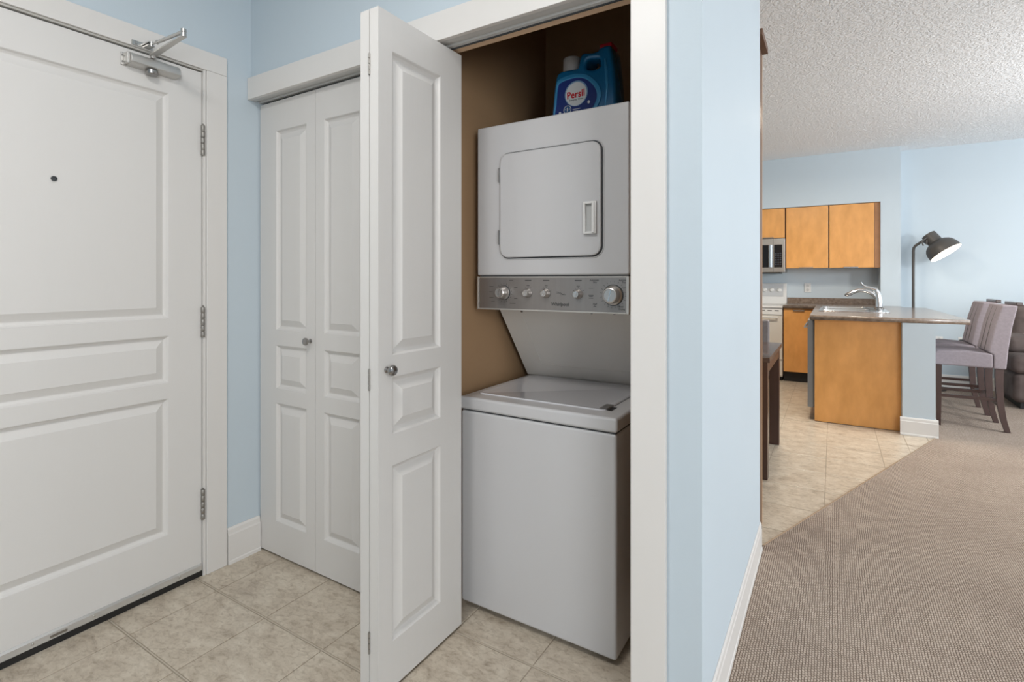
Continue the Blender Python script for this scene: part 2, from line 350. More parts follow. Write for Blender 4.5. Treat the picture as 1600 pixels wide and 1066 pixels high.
# small triangle of tile in front of the low wall
for i in (1, 2):
    x0 = -0.04+0.318*i+0.0015
    for j in range(5, 8):
        y0 = 2.44+0.318*j+0.003
        poly = [(max(x0, 0.453), y0), (x0+0.315, y0), (x0+0.315, min(y0+0.312, 4.96)), (max(x0, 0.453), min(y0+0.312, 4.96))]
        if x0+0.315 <= 0.453 or y0 >= 4.96: continue
        tile(clip(poly, -dy, dx, -dy*(E0[0]-0.006)+dx*E0[1]))
s = build(seam, 'grout_lip', 'groutlip', floor); s['kind'] = 'stuff'
cp = MB()
cp.prism([(-0.272, -2.0), (5.0, -2.0), (5.0, 7.40), (0.655, 7.40), (0.655, 5.0), E1, E0, (-0.272, 2.558)], 2, -0.006, 0.004)
carp = build(cp, 'floor', 'carpet'); tag(carp, 'taupe woven loop carpet of the living area, right of the hallway wall', 'carpet', kind='structure')
L_ = math.hypot(dx, dy); nx, ny = -dy/L_, dx/L_
st = MB(); p0, p1 = Vector((*E0, 0)), Vector((*E1, 0)); nn = Vector((nx, ny, 0))
st.add([p0-nn*.003+Vector((0,0,.0)), p0+nn*.008, p1+nn*.008, p1-nn*.003, p0-nn*.001+Vector((0,0,.006)), p0+nn*.004+Vector((0,0,.006)), p1+nn*.004+Vector((0,0,.006)), p1-nn*.001+Vector((0,0,.006))],
       [(0,1,2,3),(4,7,6,5),(0,4,5,1),(1,5,6,2),(2,6,7,3),(3,7,4,0)])
tag(build(st, 'trim_1', 'transition'), 'thin strip along the diagonal seam between kitchen tile and carpet', 'trim', kind='structure')

# ---------------------------------------------------------------- ceiling and walls
ce = build(MB().box(-3.2, 5.2, -2.2, 7.7, CH, CH+0.12), 'ceiling', 'ceiling'); tag(ce, 'white stippled textured ceiling', 'ceiling', kind='structure')
XA = -2.155
wl = MB()
wl.box(XA-0.12, XA, 1.133, 2.40, -0.006, CH)
wl.box(XA-0.12, XA, 0.19, 1.133, 2.032, CH)
wl.box(XA-0.12, XA, -2.1, 0.19, -0.006, CH)
wall_l = tag(build(wl, 'wall_left', 'blue'), 'pale blue wall around the white entry door', 'wall', kind='structure')
wm = MB()
wm.box(XA, -0.43, 1.326, 1.42, 1.985, CH)          # above the closet openings
wm.box(-0.43, -0.273, 1.326, 2.50, -0.006, CH)       # right pier and the wall running to the kitchen
wm.box(XA, -0.43, 2.27, 2.50, -0.006, CH)
wm.box(-1.375, -1.215, 1.42, 2.27, -0.006, CH)
wall_m = tag(build(wm, 'wall_middle', 'blue'), 'pale blue wall holding the closets and turning the corner beside the carpet', 'wall', kind='structure')
wi = MB()
wi.box(-1.215, -1.20, 1.42, 2.262, -0.006, CH); wi.box(-1.20, -0.445, 2.255, 2.27, -0.006, CH); wi.box(-0.445, -0.43, 1.42, 2.255, -0.006, CH)
wi.box(-1.20, -0.445, 1.42, 2.255, CH-0.02, CH-0.001); wi.box(-1.20, -0.445, 1.42, 1.432, 2.03, CH-0.02)
tag(build(wi, 'wall_inner', 'brown'), 'brown painted inside of the laundry closet', 'wall', kind='structure')
wf = MB()
wf.box(-3.0, 0.451, 7.12, 7.47, 2.062, CH); wf.box(0.451, 0.633, 7.12, 7.55, -0.006, CH)
wf.box(-3.0, 0.451, 7.47, 7.55, -0.006, CH); wf.box(0.633, 5.1, 7.40, 7.55, -0.006, CH)
wf.box(-3.1, -3.0, 2.5, 7.55, -0.006, CH); wf.box(-3.0, XA, 2.40, 2.50, -0.006, CH)
tag(build(wf, 'wall_far', 'blue'), 'pale blue far wall with the kitchen cabinet recess', 'wall', kind='structure')
wr = MB()
wr.box(5.0, 5.1, -2.1, 7.5, -0.006, 0.45); wr.box(5.0, 5.1, -2.1, 7.5, 2.55, CH); wr.box(5.0, 5.1, -2.1, 1.0, 0.45, 2.55); wr.box(5.0, 5.1, 6.8, 7.5, 0.45, 2.55)
tag(build(wr, 'wall_right', 'blue'), 'pale blue window wall outside the frame', 'wall', kind='structure')
wb = MB(); wb.box(XA-0.12, 5.1, -2.1, -2.0, -0.006, CH)
tag(build(wb, 'wall_back', 'blue'), 'pale blue wall behind the camera', 'wall', kind='structure')
wk = MB(); wk.box(0.452, 0.652, 4.975, 7.119, -0.006, 0.856)
tag(build(wk, 'wall_low', 'blue'), 'low pale blue wall under the overhang of the kitchen counter', 'wall', kind='structure')

# baseboards
def bboard(name, conv, u0, u1, h, label, t=0.014):
    mb = MB(); prof = [(0, 0), (t+0.004, 0), (t+0.003, 0.012), (t, 0.016), (t, h-0.03), (t-0.003, h-0.024), (t-0.004, h-0.008), (t-0.009, h), (0, h)]
    n = len(prof); vs = [conv(u0, d, z) for d, z in prof]+[conv(u1, d, z) for d, z in prof]
    mb.add(vs, [tuple(range(n)), tuple(range(2*n-1, n-1, -1))]+[(i, n+i, n+(i+1) % n, (i+1) % n) for i in range(n)])
    return tag(build(mb, name, 'trim'), label, 'baseboard', kind='structure')
bboard('baseboard_left', lambda u, d, z: (XA+0.0005+d, u, z), 1.219, 1.362, 0.15, 'short white baseboard between entry door casing and closet')
bboard('baseboard_middle', lambda u, d, z: (-0.2725+d*0.62, u, z+0.004), 1.31, 2.512, 0.122, 'tall white baseboard beside the taupe carpet', t=0.012)
bboard('baseboard_end', lambda u, d, z: (u, 2.5005+d*0.7, z+0.001), -0.45, -0.2655, 0.122, 'white baseboard returning round the wall end')
bboard('baseboard_closet', lambda u, d, z: (u, 1.3255-d*0.8, z), -0.355, -0.266, 0.13, 'white baseboard below the right closet casing')
bboard('baseboard_far', lambda u, d, z: (u, 7.3995-d, z+0.004), 0.65, 4.95, 0.135, 'white baseboard along the wall behind the floor lamp')
bboard('baseboard_low', lambda u, d, z: (u, 4.9745-d*1.1, z+0.001), 0.437, 0.668, 0.135, 'white baseboard on the end of the low wall', t=0.016)
bboard('baseboard_low_side', lambda u, d, z: (0.6525+d, u, z+0.004), 4.976, 7.11, 0.135, 'white baseboard along the stool side of the low wall')

# entry door casing and frame (trim)
tc = MB()
tc.box(XA+0.0005, -2.143, 1.134, 1.216, 0, 2.032); tc.box(XA+0.0005, -2.143, 0.10, 1.216, 2.032, 2.108); tc.box(XA+0.0005, -2.143, 0.10, 0.187, 0, 2.032)
tag(build(tc, 'trim_2', 'trim', bevel=0.003), 'flat white casing around the entry door', 'trim', kind='structure')
tj = MB()
tj.box(XA-0.10, -2.150, 1.1225, 1.1325, 0, 2.032); tj.box(XA-0.10, -2.150, 0.19, 0.20, 0, 2.032); tv = tj; tj = MB(); tj.box(XA-0.10, -2.150, 0.20, 1.1225, 2.0245, 2.0315)
tag(build(tj, 'trim_3', mat('frame_head_shade', (0.47, 0.455, 0.42), 0.4)), 'metal frame head above the entry door, coloured grey for shade', 'trim', kind='structure')  # grey stands for shade on the head; the side frames stay white
tag(build(tv, 'trim_10', 'trim'), 'white painted side frame of the entry doorway', 'trim', kind='structure')

# closet header and casings
th = MB()
th.box(XA+0.001, -0.357, 1.309, 1.3255, 1.9665, 2.0595)
tag(build(th, 'trim_4', 'trim', bevel=0.0015), 'flat white header board across both closets', 'trim', kind='structure')
tr = MB()
tr.box(XA+0.001, -0.449, 1.3262, 1.345, 1.9675, 1.984); tr.box(XA+0.001, -0.449, 1.345, 1.3645, 1.9735, 1.984); tr.box(XA+0.001, -0.449, 1.3645, 1.378, 1.9655, 1.984)
tag(build(tr, 'trim_5', mat('track_white', (0.60, 0.595, 0.58), 0.35)), 'stepped white track cover under the closet header', 'trim', kind='structure')
tb = MB(); tb.box(-1.20, -0.449, 1.378, 1.384, 1.962, 1.984)
tag(build(tb, 'trim_6', 'seal'), 'dark slot of the bifold door track', 'trim', kind='structure')
tw = MB(); tw.box(-1.20, -0.449, 1.384, 1.4195, 1.9665, 1.984)
tag(build(tw, 'trim_7', 'rawwood'), 'bare tan wood strip inside the laundry closet header', 'trim', kind='structure')
tk = MB(); tk.box(-0.448, -0.357, 1.309, 1.3255, 0, 1.9665); tk.box(-0.448, -0.431, 1.326, 1.4195, 0, 1.984)
tag(build(tk, 'trim_8', 'trim', bevel=0.002), 'wide white casing on the right of the laundry closet', 'trim', kind='structure')
ts = MB(); ts.box(-1.395, -1.205, 1.375, 1.4195, 0, 1.984)
tag(build(ts, 'trim_9', 'trim'), 'white post between the two closets behind the folded door', 'trim', kind='structure')

# ---------------------------------------------------------------- entry door
XD = -2.158
d1 = thing('door_1', (XD, 1.118, 0), 'closed white three-panel entry door with a door closer, at the left edge', 'door', kind='structure')
holes = [(0.121, 0.80, 1.04, 1.90), (0.121, 0.80, 0.795, 0.974), (0.121, 0.80, 0.215, 0.735)]
slab_with_panels('door_slab', d1, lambda u, z, d: (XD-d, 1.1195-u, z), 0.915, 0.022, 2.020, 0.044, holes, 'door')
for zc in (1.7475, 1.0185, 0.2875):
    h = MB()
    for k in range(5): h.lathe([(0, 0), (0.0070, 0), (0.0078, 0.001), (0.0078, 0.0222), (0.0070, 0.0232), (0, 0.0232)], (XD+0.0075, 1.1215, zc-0.061+k*0.0244), (0, 0, 1), 12)
    h.lathe([(0, 0), (0.004, 0), (0.005, 0.004), (0, 0.007)], (XD+0.0075, 1.1215, zc+0.061), (0, 0, 1), 10)
    h.box(XD+0.0005, XD+0.003, 1.104, 1.1215, zc-0.06, zc+0.06) if False else None
    build(h, 'hinge', 'hingem', d1)
ph = MB().lathe([(0, 0), (0.0085, 0), (0.0085, 0.003), (0.006, 0.004), (0.0045, 0.002), (0, 0.002)], (XD, 0.655, 1.518), (1, 0, 0), 18)
o = build(ph, 'peephole', 'seal', d1)
sw = MB().prism([(XD, 0.024), (XD+0.006, 0.024), (XD+0.006, 0.046), (XD+0.002, 0.052), (XD, 0.052)], 1, 0.205, 1.118)
sw_ = MB(); vs = [(a, y, z) for y in (0.205, 1.118) for a, z in ((XD+.0005, 0.024), (XD+0.006, 0.024), (XD+0.006, 0.044), (XD+0.002, 0.051), (XD+.0005, 0.051))]
sw_.add(vs, [(0,1,2,3,4), (9,8,7,6,5)]+[(i, 5+i, 5+(i+1) % 5, (i+1) % 5) for i in range(5)])
swo = build(sw_, 'door_sweep', mat('sweep_metal', (0.66, 0.655, 0.64), 0.25, 0.6), d1)
for yy in (0.60, 0.76, 0.91, 1.035): build(MB().lathe([(0, 0), (0.0036, 0), (0.003, 0.002), (0, 0.0028)], (XD+0.006, yy, 0.036), (1, 0, 0), 10), 'screw', 'steel', swo)
build(MB().box(XD+0.0061, XD+0.0066, 0.643, 0.688, 0.029, 0.037), 'sweep_label', 'nickel', swo)
bs = MB().box(XD-0.03, XD+0.003, 0.205, 1.121, 0.0005, 0.0235); build(bs, 'rubber_seal', 'black', d1)
# door closer: part with its own pieces
prof = [(0.0, 0.0), (0.040, 0.004), (0.050, 0.012), (0.050, 0.034), (0.044, 0.046), (0.034, 0.052), (0.0, 0.054)]
cb = MB(); vs = [(XD+0.0005+a*0.84, y, 1.957+b*0.82) for y in (0.858, 1.022) for a, b in prof]; n = len(prof)
cb.add(vs, [tuple(range(n)), tuple(range(2*n-1, n-1, -1))]+[(i, n+i, n+(i+1) % n, (i+1) % n) for i in range(n)])
cl = build(cb, 'door_closer', 'closer', d1, bevel=0.002)
cl['label'] = 'silver hydraulic closer body on the upper corner of the door'
e = MB(); e.box(XD+0.0005, XD+0.005, 0.840, 0.858, 1.955, 2.001); e.box(XD+0.005, XD+0.034, 0.849, 0.858, 1.959, 1.999)
ep = build(e, 'end_plate', 'closer', cl, bevel=0.002)
for zz in (1.967, 1.989): build(MB().lathe([(0, 0), (0.0036, 0), (0.0032, 0.002), (0.0012, 0.0025), (0, 0.001)], (XD+0.005, 0.845, zz), (1, 0, 0), 12), 'screw', 'nickel', cl)
build(MB().lathe([(0, 0), (0.018, 0), (0.020, 0.003), (0.020, 0.016), (0, 0.016)], (XD+0.0235, 0.930, 1.942), (0, 0, 1), 20), 'valve_cap', 'nickel', cl)
a = MB(); a.beam((XD+0.026, 0.932, 2.012), (XD+0.05, 0.930, 2.014), 0.024, 0.006, side=(0, 1, 0)); a.beam((XD+0.048, 0.930, 2.0135), (-1.905, 0.930, 2.030), 0.024, 0.006, 0.017, 0.005, side=(0, 1, 0))
a.lathe([(0, 0), (0.009, 0), (0.009, 0.010), (0, 0.010)], (XD+0.030, 0.932, 2.0015), (0, 0, 1), 14)
build(a, 'closer_arm', 'closer', cl, bevel=0.001)
a = MB(); a.lathe([(0, 0), (0.0095, 0), (0.0095, 0.010), (0.0078, 0.011), (0.0078, 0.014), (0.0095, 0.015), (0.009, 0.026), (0, 0.027)], (-1.908, 0.930, 2.028), (0, 0, 1), 16)
build(a, 'elbow_joint', 'steel', cl)
a = MB(); a.tube([(-1.915, 0.930, 2.046), (-2.05, 0.920, 2.043)], 0.0062, 10); a.tube([(-2.05, 0.920, 2.043), (-2.095, 0.916, 2.042)], 0.0034, 8); a.tube([(-2.062, 0.919, 2.0427), (-2.070, 0.9185, 2.0425)], 0.0075, 6)
build(a, 'connecting_rod', 'closer', cl)
a = MB(); a.box(-2.1425, -2.137, 0.868, 0.935, 2.035, 2.051); a.box(-2.137, -2.10, 0.905, 0.926, 2.036, 2.040); a.box(-2.137, -2.10, 0.905, 0.926, 2.046, 2.050)
a.lathe([(0, 0), (0.005, 0), (0.005, 0.018), (0, 0.018)], (-2.103, 0.9155, 2.034), (0, 0, 1), 10); a.lathe([(0, 0), (0.0055, 0), (0.004, 0.003), (0, 0.003)], (-2.137, 0.882, 2.043), (1, 0, 0), 12)
build(a, 'frame_bracket', 'steel', cl)

# ---------------------------------------------------------------- bifold doors
def knob(parent, pos, n, name='knob'):
    return build(MB().lathe([(0, 0), (0.0095, 0), (0.009, 0.003), (0.0058, 0.005), (0.0058, 0.015), (0.010, 0.018), (0.0150, 0.021), (0.0158, 0.025), (0.0135, 0.030), (0.007, 0.0325), (0, 0.033)], pos, n, 22), name, 'nickel', parent)
Zs = ((0.973, 1.828), (0.722, 0.908), (0.152, 0.660))
d2 = thing('door_2', (-2.148, 1.3645, 0), 'closed white bifold closet door beside the entry door', 'door', kind='structure')
lf = slab_with_panels('leaf', d2, lambda u, z, d: (-2.148+u, 1.3655+d, z), 0.371, 0.010, 1.955, 0.034, [(0.112, 0.316, a, b) for a, b in Zs], 'bifold')
k = knob(lf, (-1.806, 1.3655, 0.939), (0, -1, 0))
slab_with_panels('leaf', d2, lambda u, z, d: (-1.7743+u, 1.3655+d, z), 0.371, 0.010, 1.955, 0.034, [(0.050, 0.254, a, b) for a, b in Zs], 'bifold')
d3 = thing('door_3', (-1.118, 1.40, 0), 'open white bifold door folded out in front of the laundry closet', 'door', kind='structure')
Zr = ((0.970, 1.849), (0.742, 0.908), (0.143, 0.652))
lr = slab_with_panels('leaf', d3, lambda u, z, d: (-1.083-d, 1.0405+u, z), 0.382, 0.010, 1.956, 0.0335, [(0.054, 0.271, a, b) for a, b in Zr], 'bifold', both=True)
knob(lr, (-1.083, 1.072, 0.932), (1, 0, 0))
slab_with_panels('leaf', d3, lambda u, z, d: (-1.1198-d, 1.0405+u, z), 0.378, 0.010, 1.956, 0.0345, [(0.054, 0.271, a, b) for a, b in Zr], 'bifold', both=True)
for zc in (1.800, 0.905, 0.160):
    h = MB()
    for k in range(4): h.lathe([(0, 0), (0.0032, 0), (0.0032, 0.013), (0, 0.013)], (-1.1175, 1.0388, zc-0.03+k*0.0155), (0, 0, 1), 10)
    h.tube([(-1.1175, 1.0388, zc-0.031), (-1.1175, 1.0388, zc+0.032)], 0.0016, 6)
    build(h, 'hinge', 'hingem', d3)

# ---------------------------------------------------------------- stacked washer and dryer
CX = -0.857
wd = thing('stacked_washer_dryer', (CX, 1.8, 0), 'white stacked washer and dryer standing in the open closet', 'washer dryer')
W0, W1, YF = -1.158, -0.558, 1.511
b = MB().box(W0+0.004, W1-0.004, YF+0.002, 2.12, 0.022, 0.716); build(b, 'washer_body', 'enamel', wd, bevel=0.010, seg=3)
for sx in (W0+0.05, W1-0.05):
    for sy in (YF+0.07, 2.06): build(MB().lathe([(0, 0), (0.018, 0), (0.018, 0.008), (0.008, 0.010), (0.008, 0.024), (0, 0.024)], (sx, sy, 0.0005), (0, 0, 1), 14), 'foot', 'black', wd)
b = MB().box(W0+0.006, W1-0.006, YF+0.006, 2.11, 0.7165, 0.7195); build(b, 'gasket', 'seal', wd)
# washer top with raised rim
tp = MB().box(W0, W1, YF-0.003, 2.12, 0.720, 0.766); wt = build(tp, 'washer_top', 'enamel', wd, bevel=0.010, seg=4)
ld = MB(); LX0, LX1, LY0, LY1 = -1.125, -0.622, 1.575, 2.00
o_ = rrect(LX0, LX1, LY0, LY1, 0.022); i_ = rrect(LX0+0.007, LX1-0.007, LY0+0.007, LY1-0.007, 0.016); n = len(o_)
vs = [(x, y, 0.7662) for x, y in o_]+[(x, y, 0.7700) for x, y in [((p[0]+q[0])/2, (p[1]+q[1])/2) for p, q in zip(o_, i_)]]+[(x, y, 0.7695) for x, y in i_]+[(x, y, 0.7672) for x, y in rrect(LX0+0.02, LX1-0.02, LY0+0.02, LY1-0.02, 0.012)]
ld.add(vs, [(r*n+i, r*n+(i+1) % n, (r+1)*n+(i+1) % n, (r+1)*n+i) for r in range(3) for i in range(n)]+[tuple(range(3*n, 4*n)), tuple(range(n-1, -1, -1))], True)
lid = build(ld, 'lid', mat('lid_enamel', (0.63, 0.63, 0.66), 0.12, coat=0.5), wd)
hg = MB().box(-0.6215, -0.6195, 1.66, 2.00, 0.7663, 0.7671); build(hg, 'lid_seam', 'seal', lid)
lg = MB().box(-0.648, -0.622, 1.588, 1.655, 0.7702, 0.7712); build(lg, 'lid_grip', 'nickel', lid)
build(MB().box(-0.6215, -0.606, 1.590, 1.64, 0.7662, 0.7672), 'grip_recess', 'black', lid)
# slanted rear panel between washer and dryer
sp = MB().prism([(1.770, 1.076), (2.005, 0.768), (2.02, 0.768), (1.785, 1.076)], 0, W0, W1)
spn = build(sp, 'rear_panel', 'slant', wd, bevel=0.002)
sp2 = MB(); nrm = Vector((0, -0.307, -0.235)).normalized()
def onslant(x, t, off=0.0): return Vector((x, 1.770+0.235*t, 1.076-0.308*t))+Vector((0, -0.795, -0.607))*off
f0 = [(-1.06, 0.80), (-0.58, 0.80), (-0.58, 0.10), (-1.06, 0.10)]
for (xa, ta), (xb, tb_) in ((f0[0], f0[1]), (f0[0], f0[3])): sp2.tube([onslant(xa, ta, 0.0006), onslant(xb, tb_, 0.0006)], 0.0012, 6)
build(sp2, 'pressed_line', 'slant', wd)
for xx in (-1.055, -0.755, -0.667): build(MB().lathe([(0, 0), (0.0055, 0), (0.0045, 0.0025), (0.002, 0.003), (0, 0.001)], onslant(xx, 0.045 if xx < -1 else 0.03, 0.0), (0, -0.795, -0.607), 12), 'screw', 'nickel', wd)
sb = MB().box(W0+0.01, W1-0.01, 2.022, 2.14, 0.768, 1.075); build(sb, 'rear_housing', 'slant', wd)
# console
YC = 1.62
c = MB().box(W0, W1, YC+0.006, 1.80, 1.0765, 1.2005); co = build(c, 'console', 'enamel2', wd, bevel=0.004)
c = MB(); c.box(W0, W0+0.010, YC-0.002, YC+0.0065, 1.0765, 1.2005); c.box(W1-0.010, W1, YC-0.002, YC+0.0065, 1.0765, 1.2005); c.box(W0+0.01, W1-0.01, YC-0.004, YC+0.0065, 1.0765, 1.0815); c.box(W0+0.01, W1-0.01, YC-0.001, YC+0.0065, 1.1955, 1.2005)
build(c, 'console_frame', mat('frame_bright', (0.62, 0.60, 0.57), 0.3, 0.5), co, bevel=0.0015)
c = MB().box(W0+0.0102, W1-0.0102, YC, YC+0.0065, 1.0816, 1.1954); build(c, 'control_plate', 'consolem', co)
def dial(x, z, R, h, dark=True):
    m_ = MB()
    if dark: build(MB().lathe([(0, 0), (R*1.30, 0), (R*1.30, 0.0016), (0, 0.0016)], (x, YC-0.0002, z), (0, -1, 0), 32), 'dial_ring', 'seal', co)
    m_.lathe([(0, 0), (R*1.2, 0.0), (R*1.2, 0.004), (R*1.02, 0.008), (R*0.98, h*0.5), (R*0.90, h-0.002), (R*0.80, h), (R*0.74, h), (R*0.70, h-0.0015), (0, h-0.0015)], (x, YC-0.0016, z), (0, -1, 0), 32)
    d_ = build(m_, 'dial', 'knobm', co)
    g_ = MB().beam((x-R*0.16, YC-h+0.0002, z-R*0.66), (x+R*0.16, YC-h+0.0002, z+R*0.66), R*0.16, 0.003, side=(1, 0, 0)); build(g_, 'dial_ridge', 'chrome', d_)
dial(-1.036, 1.141, 0.021, 0.034); dial(-0.933, 1.141, 0.0135, 0.022, False); dial(-0.860, 1.141, 0.0135, 0.022, False); dial(-0.737, 1.140, 0.0135, 0.022, False); dial(-0.612, 1.138, 0.027, 0.034)
tx = MB(); ty = YC-0.0004
for x, z, s_ in ((-0.678, 1.187, 'Automatic'), (-0.676, 1.180, 'Dry'), (-0.576, 1.187, 'Automatic'), (-0.576, 1.180, 'Dry'), (-0.588, 1.101, 'Timed'), (-0.583, 1.093, 'Drying'), (-0.676, 1.107, 'Fluff'), (-0.676, 1.100, 'Air')):
    put_text(tx, s_, x if x < -0.60 else x, z, ty, 0.0078, 0.0002)
def dash(x, z, w_, h_=0.0016): tx.add([(x-w_/2, ty, z-h_/2), (x+w_/2, ty, z-h_/2), (x+w_/2, ty, z+h_/2), (x-w_/2, ty, z+h_/2)], [(0, 1, 2, 3)])
for x in (-0.933, -0.860, -0.737):
    dash(x, 1.186, 0.026, 0.0030)
    for k in range(5):
        a_ = math.radians(30+30*k); dash(x+0.021*math.cos(a_), 1.141+0.021*math.sin(a_), 0.0028)
    dash(x, 1.167, 0.012)
for cx_, R_, n_ in ((-1.036, 0.031, 18), (-0.612, 0.040, 20)):
    for k in range(n_):
        a_ = 2*PI*k/n_+0.2; ca, sa = math.cos(a_), math.sin(a_); zz = 1.140+R_*sa
        if 1.086 < zz < 1.192: tx.add([(cx_+R_*ca-0.0006*sa, ty, zz+0.0006*ca), (cx_+R_*ca+0.0006*sa, ty, zz-0.0006*ca), (cx_+(R_+.005)*ca+0.0006*sa, ty, zz+.005*sa-0.0006*ca), (cx_+(R_+.005)*ca-0.0006*sa, ty, zz+.005*sa+0.0006*ca)], [(0, 1, 2, 3)])
for x, z, w_ in ((-1.092, 1.163, .018), (-1.094, 1.143, .016), (-1.092, 1.122, .018), (-1.085, 1.107, .016), (-1.005, 1.186, .018), (-0.985, 1.160, .014), (-0.985, 1.120, .014), (-0.998, 1.102, .024), (-0.690, 1.160, .016), (-0.573, 1.165, .018), (-0.690, 1.137, .018), (-0.690, 1.132, .014), (-0.690, 1.127, .016)): dash(x, z, w_)
pm = build(tx, 'printed_markings', 'ink', co); pm['kind'] = 'stuff'
lg = MB(); put_text(lg, 'Whirlpool', -0.806, 1.103, ty, 0.0165, 0.0004, shear=0.15); lg2 = MB(); put_text(lg2, 'Thin', -0.812, 1.143, ty, 0.010, 0.0, shear=0.3); put_text(lg2, 'Twin', -0.795, 1.138, ty, 0.010, 0.0, shear=0.3)
build(lg, 'logo', 'ink', co); o_ = build(lg2, 'script_print', 'ink', co); o_['kind'] = 'stuff'
# dryer
b = MB().box(W0, W1, YC, 2.20, 1.2045, 1.766); db = build(b, 'dryer_body', 'enamel', wd, bevel=0.007, seg=3)
b = MB().box(W0+0.008, W1-0.008, YC+0.012, 2.18, 1.199, 1.206); build(b, 'dryer_gasket', 'seal', wd)
dd = MB(); 
def ring_plate(mb, x0, x1, z0, z1, r, ya, yb, inset):
    A = rrect(x0, x1, z0, z1, r, 8); B = rrect(x0+inset, x1-inset, z0+inset, z1-inset, r-inset, 8); n = len(A)
    vs = [(x, ya, z) for x, z in A]+[(x, yb+inset*0.5, z) for x, z in A]+[(x, yb, z) for x, z in B]
    mb.add(vs, [tuple(range(n)), tuple(range(2*n, 3*n))]+[(q*n+i, q*n+(i+1) % n, (q+1)*n+(i+1) % n, (q+1)*n+i) for q in (0, 1) for i in range(n)])
ring_plate(dd, -1.051, -0.6475, 1.266, 1.654, 0.036, YC-0.0005, YC-0.0018, 0.001); build(dd, 'door_seal', 'seal', wd)
dd = MB(); ring_plate(dd, -1.0475, -0.652, 1.2700, 1.650, 0.033, YC-0.0019, YC-0.012, 0.004); dr = build(dd, 'dryer_door', 'enamel', wd)
dl = MB().tube([(x, YC-0.0005, z) for x, z in rrect(-1.0535, -0.645, 1.2635, 1.6565, 0.038, 8)]+[(-0.645-0.038, YC-0.0005, 1.2635)], 0.0022, 8); build(dl, 'door_rim', 'enamel', wd)
for z in (1.575, 1.345):
    h = MB(); h.tube([(-1.0515, YC-0.010, z-0.026), (-1.0515, YC-0.010, z+0.026)], 0.0035, 8); h.box(-1.056, -1.050, YC-0.009, YC-0.001, z-0.022, z+0.022); build(h, 'door_hinge', 'nickel', dr)
# recessed grip: frame with a hollow
hx0, hx1, hz0, hz1 = -0.709, -0.664, 1.341, 1.449
flat('grip_frame', [(hx0, hz0), (hx1, hz0), (hx1, hz1), (hx0, hz1)], [[(hx0+0.007, hz0+0.008), (hx0+0.030, hz0+0.008), (hx0+0.030, hz1-0.008), (hx0+0.007, hz1-0.008)]], 0.012, 'enamel2', dr, lambda a_, b_, c_: (a_, YC-0.0178+c_, b_), bev=0.0015)
build(MB().box(hx0+0.005, hx0+0.032, YC-0.0128, YC-0.0124, hz0+0.006, hz1-0.006), 'grip_hollow', mat('grip_grey', (0.48, 0.48, 0.47), 0.5), dr)
build(MB().box(hx1-0.013, hx1-0.004, YC-0.028, YC-0.0238, hz0+0.003, hz1-0.003), 'grip_pull', 'enamel2', dr, bevel=0.0015)

# ---------------------------------------------------------------- detergent bottle on the dryer
BY = 1.725; BZ = 1.7665; BX = -0.78
bt = thing('detergent_bottle', (BX, BY+0.05, BZ), 'large blue detergent bottle with a milky cap on top of the dryer', 'bottle')
outer = smoothpts([(-0.108, 0.004), (-0.114, 0.02), (-0.108, 0.10), (-0.100, 0.155), (-0.088, 0.186), (-0.060, 0.192), (-0.025, 0.190), (-0.008, 0.192), (-0.003, 0.212), (0.003, 0.231), (0.018, 0.240), (0.045, 0.234), (0.068, 0.236), (0.076, 0.243), (0.098, 0.247), (0.116, 0.243), (0.122, 0.220), (0.127, 0.181), (0.134, 0.108), (0.137, 0.035), (0.133, 0.006), (0.10, 0.0), (0.0, 0.0), (-0.08, 0.0)], 4)
hole = smoothpts([(0.027, 0.180), (0.025, 0.200), (0.033, 0.212), (0.055, 0.209), (0.073, 0.206), (0.078, 0.190), (0.074, 0.176), (0.050, 0.172)], 4)
def puffy(outer, hole, depth, r, conv, name, m, parent, k=6):
    from mathutils.geometry import tessellate_polygon
    def area2(p): return sum(p[i][0]*p[(i+1) % len(p)][1]-p[(i+1) % len(p)][0]*p[i][1] for i in range(len(p)))
    loops = [outer if area2(outer) > 0 else outer[::-1], hole if area2(hole) < 0 else hole[::-1]]
    mb = MB(); caps = []
    for lp_ in loops:
        n = len(lp_); nor = []
        for i in range(n):
            a, b = Vector(lp_[i-1]), Vector(lp_[(i+1) % n]); t = (b-a).normalized(); nor.append(Vector((-t.y, t.x)))
        rows = []
        for q in range(k+1):
            a_ = PI/2*q/k; rows.append((r*(1-math.sin(a_)), -depth/2+r*(1-math.cos(a_))))
        rows += [(i_, -c_) for i_, c_ in rows[::-1]]
        vs = [conv(lp_[i][0]+nor[i].x*ins, lp_[i][1]+nor[i].y*ins, c) for ins, c in rows for i in range(n)]
        o = len(mb.v); mb.add(vs, [(w_*n+i, w_*n+(i+1) % n, (w_+1)*n+(i+1) % n, (w_+1)*n+i) for w_ in range(len(rows)-1) for i in range(n)], True)
        caps.append(([ (lp_[i][0]+nor[i].x*rows[0][0], lp_[i][1]+nor[i].y*rows[0][0], 0) for i in range(n)], o, n, len(rows)))
    tris = tessellate_polygon([[Vector(p) for p in c[0]] for c in caps])
    def idx(i, back):
        for c in caps:
            if i < c[2]: return c[1]+i+((c[3]-1)*c[2] if back else 0)
            i -= c[2]
    for t in tris:
        for back in (False, True): mb.f.append(tuple(idx(i, back) for i in t)); mb.sm.append(True)
    return build(mb, name, m, parent)
puffy(outer, hole, 0.100, 0.013, lambda a_, b_, c_: (BX+a_, BY+0.05+c_, BZ+b_), 'bottle_body', 'bottle', bt)
